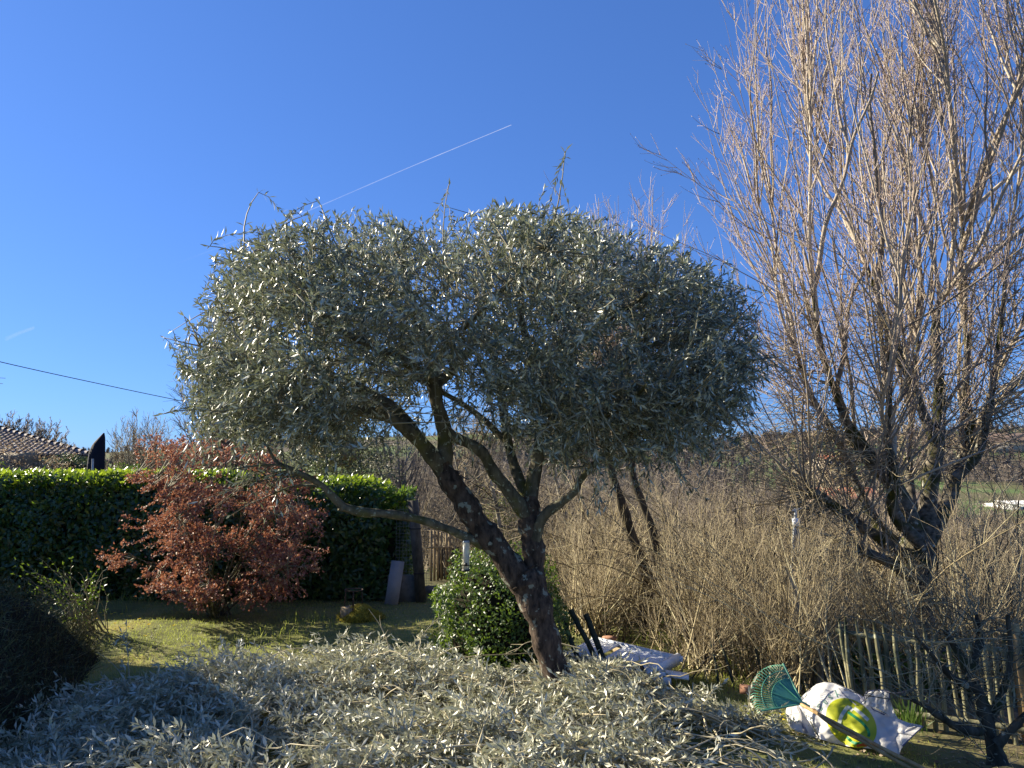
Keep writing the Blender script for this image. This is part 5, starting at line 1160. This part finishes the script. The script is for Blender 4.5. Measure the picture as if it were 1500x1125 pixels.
    def on(px, py, off): return at(px, py, bagY(px, py) - off)
    def patch(cx, cy, rx, ry, off, m, name, rot=0, clip=None):
        rr = np.linspace(0, 1, 14)[:, None]; a = np.arange(48)[None] / 48 * 2 * PI
        x = rr * rx * np.cos(a); y = rr * ry * np.sin(a); X_ = cx + x * math.cos(rot) - y * math.sin(rot); Y_ = cy + x * math.sin(rot) + y * math.cos(rot)
        v, q = grid(on(X_, Y_, off), True); return part(MB().add(v, q), name, m, o, True, sub=body)
    def stroke(pts, w, off, m, name):
        pts = np.array(pts, float); n = max(8, len(pts) * 7); P = catmull(pts, n) if len(pts) > 2 else np.linspace(pts[0], pts[1], 8); T_ = nrm(np.gradient(P, axis=0)); N_ = np.stack([-T_[:, 1], T_[:, 0]], -1)
        G_ = np.stack([P - N_ * w / 2, P, P + N_ * w / 2], 1); v, q = grid(on(G_[..., 0], G_[..., 1], off)); return part(MB().add(v, q), name, m, o, True, sub=body)
    patch(1247, 1059, 42, 31, .004, M_y, 'logo_disc', .75)
    stroke([(1219, 1058), (1228, 1072), (1242, 1084), (1258, 1089)], 14, .006, M_y2, 'logo_highlight')
    stroke([(1229, 1060), (1233, 1048), (1241, 1036)], 5.5, .008, M_w2, 'logo_band'); stroke([(1240, 1035), (1246, 1038), (1249, 1041)], 5, .0085, M_w2, 'logo_band'); stroke([(1251, 1037), (1262, 1046), (1272, 1055)], 5, .008, M_w2, 'logo_band')
    stroke([(1242, 1043), (1252, 1050), (1262, 1058), (1270, 1067), (1273, 1075), (1272, 1079)], 4, .010, M_g, 'logo_curve')
    stroke([(1239, 1073), (1241, 1080), (1247, 1086), (1255, 1089), (1263, 1088)], 4, .010, M_g, 'logo_curve')
    stroke([(1255, 1093), (1262, 1091), (1270, 1092)], 4, .010, M_r, 'red_print')
    # lettering "ysag" running down-left, pale green; built from font outlines laid on the cloth
    def letter(ch, cx, cy, size, ang, m, name='letter'):
        cu = bpy.data.curves.new('tmp', 'FONT'); cu.body = ch; cu.size = 1; cu.align_x = 'CENTER'; cu.align_y = 'CENTER'; cu.resolution_u = 3
        t = bpy.data.objects.new('tmp', cu); C.objects.link(t); bpy.context.view_layer.update()
        me = bpy.data.meshes.new_from_object(t.evaluated_get(bpy.context.evaluated_depsgraph_get())); 
        vs = np.array([v_.co[:] for v_ in me.vertices])[:, :2]; fs = [list(p_.vertices) for p_ in me.polygons]
        bpy.data.objects.remove(t); bpy.data.curves.remove(cu); bpy.data.meshes.remove(me)
        vs = vs - (vs.max(0) + vs.min(0)) / 2
        ca, sa = math.cos(ang), math.sin(ang); X_ = cx + size * (vs[:, 0] * ca - vs[:, 1] * sa); Y_ = cy - size * (vs[:, 0] * sa + vs[:, 1] * ca)
        tr = [f for f in fs if len(f) == 3] + [[f[0], f[i], f[i + 1]] for f in fs if len(f) > 3 for i in range(1, len(f) - 1)]
        part(MB().add(on(X_, Y_, .007), t=tr), name, m, o, sub=body)
    A_ = math.radians(222)
    for ch, cx, cy in (('y', 1225, 1016), ('s', 1216, 1021), ('a', 1209, 1029), ('g', 1201, 1036)): letter(ch, cx, cy, 14.5, A_, M_tx)
    letter('N', 1183, 1049, 7, math.radians(15), M_k); letter('A', 1188, 1052, 7, math.radians(15), M_k)
    for k in range(5): stroke([(1186 + k * 2.4, 1056 + 4.5 * k), (1190 + k * 2.2, 1062 + 4.2 * k)], 1.3, .007, M_k, 'dark_print')
bag()
# ------------------------------------------------------------------ rake and second tool handle
def rake():
    ap = at(1176, 1031, 5.62); c0 = at(1147, 972, 5.85); c1 = at(1112, 1042, 5.58)
    o = empty('leaf_rake', ap, 'green plastic leaf rake with wooden handle leaning against the white bag', 'rake')
    n = 27; e0, e1 = c0 - ap, c1 - ap
    a = np.linspace(0, 1, n)
    def ray(t): 
        d = e0 * (1 - t) + e1 * t; l = np.linalg.norm(e0) * (1 - t) + np.linalg.norm(e1) * t; return nrm(d) * l * (1.0 + .10 * math.sin(PI * t))
    nn = nrm(np.cross(e1, e0)); nn = nn * np.sign(-nn[1])
    rays = np.array([ray(t) for t in a])
    fan_ = np.array([[ap + r_ * f + nn * (.006 * (1 if i % 2 else -1) * f) for f in np.linspace(.08, .60, 5)] for i, r_ in enumerate(rays)])
    v, q = grid(fan_); v2, q2 = grid(fan_ - nn * .004); plate = part(MB().add(v, q).add(v2, q2[:, ::-1]), 'fan_plate', M_teal, o)
    for i, r_ in enumerate(rays):
        P = np.array([ap + r_ * f for f in (.55, .7, .85, .96)] + [ap + r_ * 1.0 + nn * -.03]); part(MB().add(*tubes(P[None], np.array([[.0042, .004, .0036, .0032, .0028]]), 4)), 'tine', M_teal, o, sub=plate)
    for f, t0, t1 in ((.80, 0, 1), (.60, 0, 1)):
        P = np.array([ap + ray(t) * f for t in np.linspace(t0, t1, 20)]); part(MB().add(*tubes(P[None], .004, 4)), 'cross_band', M_teal, o)
    part(MB().add(*tubes(np.array([[ap, ap + e0 * 1.0]]), .008, 6)), 'edge_rib', M_teal, o); part(MB().add(*tubes(np.array([[ap, ap + e1 * .97]]), .006, 6)), 'edge_rib', M_teal, o)
    for t in (.33, .62): part(MB().add(*tubes(np.array([[ap + nn * .006, ap + ray(t) * .58 + nn * .006]]), .004, 5)), 'rib', M_teal, o)
    part(MB().add(*tubes(np.array([[ap + nrm(e0 + e1) * .06, ap - nrm(e0 + e1) * .05]]), np.array([[.016, .016]]), 10)), 'socket', M_teal, o)
    P = catmull(np.array([at(1174, 1032, 5.60), at(1210, 1052, 5.33), at(1250, 1073, 5.14), at(1300, 1100, 4.97), at(1345, 1122, 4.86), at(1420, 1160, 4.72)]), 24)
    part(MB().add(*tubes(P[None], .0125, 9)), 'handle', M_handle, o, True)
    P = catmull(np.array([at(1192, 1040, 5.38), at(1222, 1064, 5.20), at(1262, 1085, 5.04), at(1305, 1110, 4.93), at(1350, 1134, 4.86)]), 24)
    tag(MB().add(*tubes(P[None], .0115, 9)).build('tool_handle', M_freshwood, smooth=True), 'second, yellower wooden tool handle lying across the bag below the rake handle', 'tool handle')
rake()

# ------------------------------------------------------------------ gnarled shrub in front of the fence, right
def gnarled():
    o = empty('gnarled_shrub', at(1450, 1120, 4.75), 'gnarled dark mossy shrub with thin drooping twigs at the lower right', 'shrub')
    b = MB(); sk_ = []
    for k, rows in enumerate([[(1462, 1120, 4.9, .058), (1448, 1065, 4.95, .045), (1436, 1020, 5.0, .036), (1420, 985, 5.05, .028), (1402, 955, 5.1, .028), (1385, 925, 5.1, .014)], [(1448, 1062, 4.95, .030), (1470, 1010, 5.0, .022), (1480, 960, 5.0, .015), (1476, 900, 5.0, .012)],
                              [(1436, 1072, 4.9, .034), (1405, 1066, 4.8, .028), (1375, 1048, 4.75, .022), (1350, 1032, 4.72, .014), (1325, 1020, 4.7, .006)], [(1430, 1010, 5.0, .03), (1395, 992, 4.9, .022), (1370, 965, 4.85, .014), (1340, 930, 4.8, .006)],
                              [(1420, 985, 5.05, .03), (1435, 940, 5.15, .024), (1430, 900, 5.2, .014)], [(1460, 1090, 4.85, .03), (1500, 1050, 4.8, .02), (1540, 1000, 4.8, .02)]]):
        P, R = limb(b, nd(*rows), 22, 9, .16, 90 + k); sk_.append(P)
    part(b, 'trunk', bark_mat('black_mossy_bark', (.03, .026, .018), (.10, .085, .06), spot=(.26, .26, .20), spot_amt=.62, moss=(.05, .06, .015), moss_amt=.58, scale=16, bump=1), o, True)
    r = np.random.default_rng(9); S_ = np.concatenate(sk_[0:5]); n = 150; A = S_[r.integers(0, len(S_), n)]
    px, _ = proj(A); d = nrm(r.normal(size=(n, 3)) * [.9, .5, .5] + [-.25, 0, .55]); B = A + d * r.uniform(.15, .6, (n, 1)); P = wob(bez(A, (A + B) / 2 + r.normal(size=A.shape) * .04, B, 8), .025, r)
    b = MB(); b.add(*tubes(P, np.linspace(.0045, .0015, 8)[None], 4))
    m = 420; i = r.integers(0, n, m); A2 = P[i, r.integers(2, 8, m)]; B2 = A2 + nrm(r.normal(size=(m, 3)) + [0, 0, .3]) * r.uniform(.05, .2, (m, 1)); b.add(*tubes(bez(A2, (A2 + B2) / 2, B2, 3), np.array([[.0022, .0018, .001]]), 3))
    part(b, 'twigs', twig_mat('dark_twig', [(0, (.08, .065, .04)), (1, (.34, .29, .18))]), o, kind='stuff')
gnarled()
# daffodil tuft
do = gnd(1336, 1078, -.06); r = np.random.default_rng(2); n = 46
A = do + r.normal(size=(n, 3)) * [.05, .05, 0]; d = nrm(r.normal(size=(n, 3)) * [.32, .3, 0] + [0, 0, 1]); v, t = leaf_geo(A, d, r.normal(size=(n, 3)) * [1, 1, .1], r.uniform(.18, .34, n), .016, .1, .15)
to = empty('daffodil_clump', do, 'clump of upright narrow green leaves at the open end of the bag', 'plant'); part(MB().add(v, t=t), 'leaves', M_green, to, kind='stuff')

# ------------------------------------------------------------------ lawn grass
def lawn():
    r = np.random.default_rng(14); b = MB()
    n = 95000; x = r.uniform(-5.2, 3.8, n); y = r.uniform(4.2, 12.2, n)
    s = (x - GATE[0]) * fout[0] + (y - GATE[1]) * fout[1]; ok = (pile_dist(x, y) < .05) & (s < .6) & ~((y > 11.3) & (x < -1.6)); ok &= ~((x > 2.9) & (r.random(n) < .8)); ok &= np.abs(x / y) < .75
    dens = vnoise(x, y, 3.1, 15); ok &= dens > r.uniform(-1.3, .5, n)
    x, y = x[ok], y[ok]; n = len(x); A = np.stack([x, y, ground(x, y) - .004], -1)
    d = nrm(r.normal(size=(n, 3)) * [.55, .55, .1] + [0, 0, 1]); L = r.uniform(.02, .055, n) * (1 + .5 * vnoise(x, y, 2, 16)); v, t = leaf_geo(A, d, r.normal(size=(n, 3)), L, .0045, .1, .2); b.add(v, t=t)
    # taller tufts
    c = []
    for px, py, k, h in ((200, 885, 90, .22), (125, 905, 60, .14), (940, 985, 160, .22), (985, 1000, 120, .18), (1075, 1000, 90, .14), (1100, 955, 200, .2), (650, 880, 50, .12), (285, 885, 60, .14), (420, 935, 70, .25), (455, 915, 60, .22), (1000, 940, 200, .3)):
        g0 = gnd(px, py); A = g0 + r.normal(size=(k, 3)) * [.22, .18, 0]; A[:, 2] = ground(A[:, 0], A[:, 1]); v, t = leaf_geo(A, r.normal(size=(k, 3)) * [.3, .3, 0] + [0, 0, 1], r.normal(size=(k, 3)), h * r.uniform(.4, 1.1, k), .007, .1, .25); b.add(v, t=t)
    tag(b.build('grass', M_grass), 'short mossy lawn grass in front of the hedge and bag', 'grass', kind='stuff')
    # dead leaves and litter by the fence
    b = MB(); n = 6500; x = r.uniform(-5.5, 4.2, n); y = r.uniform(4.3, 11, n); s = (x - GATE[0]) * fout[0] + (y - GATE[1]) * fout[1]; ok = (pile_dist(x, y) < 0) & ((s > -1.6) & (x > 1.0) | (r.random(n) < .22)) & (s < 1); x, y = x[ok], y[ok]; n = len(x)
    v, t = leaf_geo(np.stack([x, y, ground(x, y) + .008], -1), r.normal(size=(n, 3)) * [1, 1, .15], r.normal(size=(n, 3)) * .4 + [0, 0, 1], r.uniform(.02, .05, n), .022, .2, .2); b.add(v, t=t)
    tag(b.build('leaf_litter', M_beech), 'scattered dry brown leaves on the soil along the fence', 'leaf litter', kind='stuff')
lawn()
# flowers: one built, the rest copied
M_pet = leaf_mat('yellow_petal', [(0, (.70, .52, .02)), (1, (.85, .68, .03))], trans=.3); 
def flower(loc, label, group):
    o = empty('yellow_flower', loc, label, 'flower', group); r = np.random.default_rng(3); n = 14
    a = np.arange(n) / n * 2 * PI; d = np.stack([np.cos(a), np.sin(a), np.full(n, .35)], -1); v, t = leaf_geo(np.tile([0, 0, .045], (n, 1)), d, np.tile([0, 0, 1.], (n, 1)), .026, .010)
    h = MB().add(v, t=t).build('flower_head', M_pet, o); s_ = MB().add(*tubes(np.array([[[0, 0, 0], [.002, 0, .046]]]), .0015, 4)).build('stem', M_green, o); return o
fl = [(135, 905), (140, 912), (147, 903), (152, 907), (163, 905), (168, 903), (168, 919), (168, 928), (175, 926), (178, 905), (190, 908), (204, 912), (217, 921), (218, 920), (176, 933), (254, 922), (78, 917), (188, 924), (212, 938), (160, 935)]
f0_ = flower(gnd(*fl[0]), 'small yellow flower open in the sunlit lawn left of the red maple', 'yellow flowers dotted over the lawn')
for p in fl[1:]:
    c = f0_.copy(); C.objects.link(c); c.location = gnd(*p)
    for ch in f0_.children: k = ch.copy(); C.objects.link(k); k.parent = c
f1_ = flower(gnd(1145, 1056), 'yellow flower just left of the white bag, the upper of two', 'yellow flowers beside the bag')
c = f1_.copy(); C.objects.link(c); c.location = gnd(1146, 1064); c['label'] = 'yellow flower just left of the white bag, the lower of two'
for ch in f1_.children: k = ch.copy(); C.objects.link(k); k.parent = c

# ------------------------------------------------------------------ houses across the valley
def hit(px, py, y0=46.0):
    Ys = np.linspace(y0, 420, 1500); P = at(np.full(1500, px), np.full(1500, py), Ys); k = np.nonzero(P[:, 2] < ground(P[:, 0], P[:, 1]))[0]
    return float(Ys[k[0]]) if len(k) else 200.0
def far_house(label, px0, px1, py_eave, py_ridge, py_base, Y, mw, mr, nwin=3, depth=7):
    Y = hit((px0 + px1) / 2, py_base); print(label[:20], Y)
    a = at(px0, py_eave, Y); b_ = at(px1, py_eave, Y); zr = at(px0, py_ridge, Y + depth / 2)[2]; zb = min(float(ground(a[0], Y)), float(ground(b_[0], Y)), at(px0, py_base, Y)[2]) - .3
    o = empty('distant_house', ((a[0] + b_[0]) / 2, Y, zb), label, 'house', 'houses across the valley')
    W_ = b_[0] - a[0]; ze = a[2]
    part(MB().add(*box(((a[0] + b_[0]) / 2, Y + depth / 2, (zb + ze) / 2), (W_, depth, ze - zb))), 'wall', mw, o)
    x0, x1 = a[0] - .3, b_[0] + .3; y0, y1, ym = Y - .4, Y + depth + .4, Y + depth / 2; v = []
    for dz in (0, -.15): v += [[x0, y0, ze + .02 + dz], [x1, y0, ze + .02 + dz], [x1, ym, zr + dz], [x0, ym, zr + dz], [x0, y1, ze + .02 + dz], [x1, y1, ze + .02 + dz]]
    part(MB().add(v, [[0, 1, 2, 3], [3, 2, 5, 4], [6, 9, 8, 7], [9, 10, 11, 8], [0, 6, 7, 1], [4, 5, 11, 10]], [[0, 3, 9], [0, 9, 6]]), 'roof', mr, o)
    part(MB().add([[a[0], Y + .01, ze], [a[0], Y + depth, ze], [a[0], ym, zr - .2]], t=[[0, 1, 2]]).add([[b_[0], Y + .01, ze], [b_[0], Y + depth, ze], [b_[0], ym, zr - .2]], t=[[0, 1, 2]]), 'gable', mw, o)
    for k in range(nwin):
        x = a[0] + W_ * (k + .5) / nwin; h = min(1.2, (ze - zb) * .4); wf = part(MB().add(*box((x, Y - .02, ze - .5 - h / 2), (1.05, .08, h + .15))), 'window', M_whitew, o); part(MB().add(*box((x, Y - .045, ze - .5 - h / 2), (.9, .05, h))), 'pane', M_pane, o, sub=wf)
far_house('long pinkish house with an orange tiled roof low behind the pollard limbs', 1205, 1292, 730, 714, 762, 62, M_pinkw, M_orange, 4)
far_house('white house with brown roof between the pollard limbs', 1316, 1392, 737, 722, 765, 66, M_whitew, M_brownroof, 3)
far_house('tall cream house on the far slope left of the pollard', 1208, 1232, 672, 666, 706, 120, M_cream, M_orange, 2, 9)
far_house('long dark-roofed house on the hilltop at the right edge', 1446, 1560, 648, 634, 662, 150, M_cream, M_brownroof, 5, 12)
far_house('low white building in the field at the right edge', 1482, 1560, 738, 733, 747, 75, M_whitew, M_whitew, 2)

# ------------------------------------------------------------------ contrails
def contrail(rows, label, r0, r1, a0, a1, name='contrail'):
    m, n, l, p = mat('contrail_vapour'); tc = n.new('ShaderNodeTexCoord'); sp_ = n.new('ShaderNodeSeparateXYZ'); l.new(tc.outputs['Generated'], sp_.inputs[0])
    mr = n.new('ShaderNodeMapRange'); mr.inputs[3].default_value = a0; mr.inputs[4].default_value = a1; l.new(sp_.outputs[0], mr.inputs[0])
    nz = noise(n, l, 9, 3, 'Generated'); mm = n.new('ShaderNodeMath'); mm.operation = 'MULTIPLY'; l.new(mr.outputs[0], mm.inputs[0]); l.new(nz.outputs[0], mm.inputs[1])
    m2 = n.new('ShaderNodeMath'); m2.operation = 'MULTIPLY'; m2.inputs[1].default_value = 1.7; m2.use_clamp = True; l.new(mm.outputs[0], m2.inputs[0])
    df = n.new('ShaderNodeBsdfTranslucent'); df.inputs[0].default_value = (.9, .9, .9, 1); d2 = n.new('ShaderNodeBsdfDiffuse'); d2.inputs[0].default_value = (.9, .9, .9, 1); ad = n.new('ShaderNodeMixShader'); l.new(df.outputs[0], ad.inputs[1]); l.new(d2.outputs[0], ad.inputs[2])
    tr = n.new('ShaderNodeBsdfTransparent'); mx = n.new('ShaderNodeMixShader'); l.new(m2.outputs[0], mx.inputs[0]); l.new(tr.outputs[0], mx.inputs[1]); l.new(ad.outputs[0], mx.inputs[2]); l.new(mx.outputs[0], n['Material Output'].inputs[0])
    P = catmull(np.array([at(*q_) for q_ in rows]), 40); o = MB().add(*tubes(P[None], np.linspace(r0, r1, 40)[None], 8)).build(name, m, smooth=True, origin=P[0]); o.visible_shadow = True
    tag(o, label, 'contrail')
contrail([(250, 390, 13000), (430, 318, 14500), (600, 245, 16500), (749, 183, 19000)], 'long thin white contrail climbing to the right across the blue sky', 12, 8, .0, .17)
contrail([(8, 497, 14000), (28, 488, 14000), (50, 480, 14000)], 'faint short contrail smudge low in the sky at the left edge', 40, 30, .03, .05)
print('done', time.time() - T0)
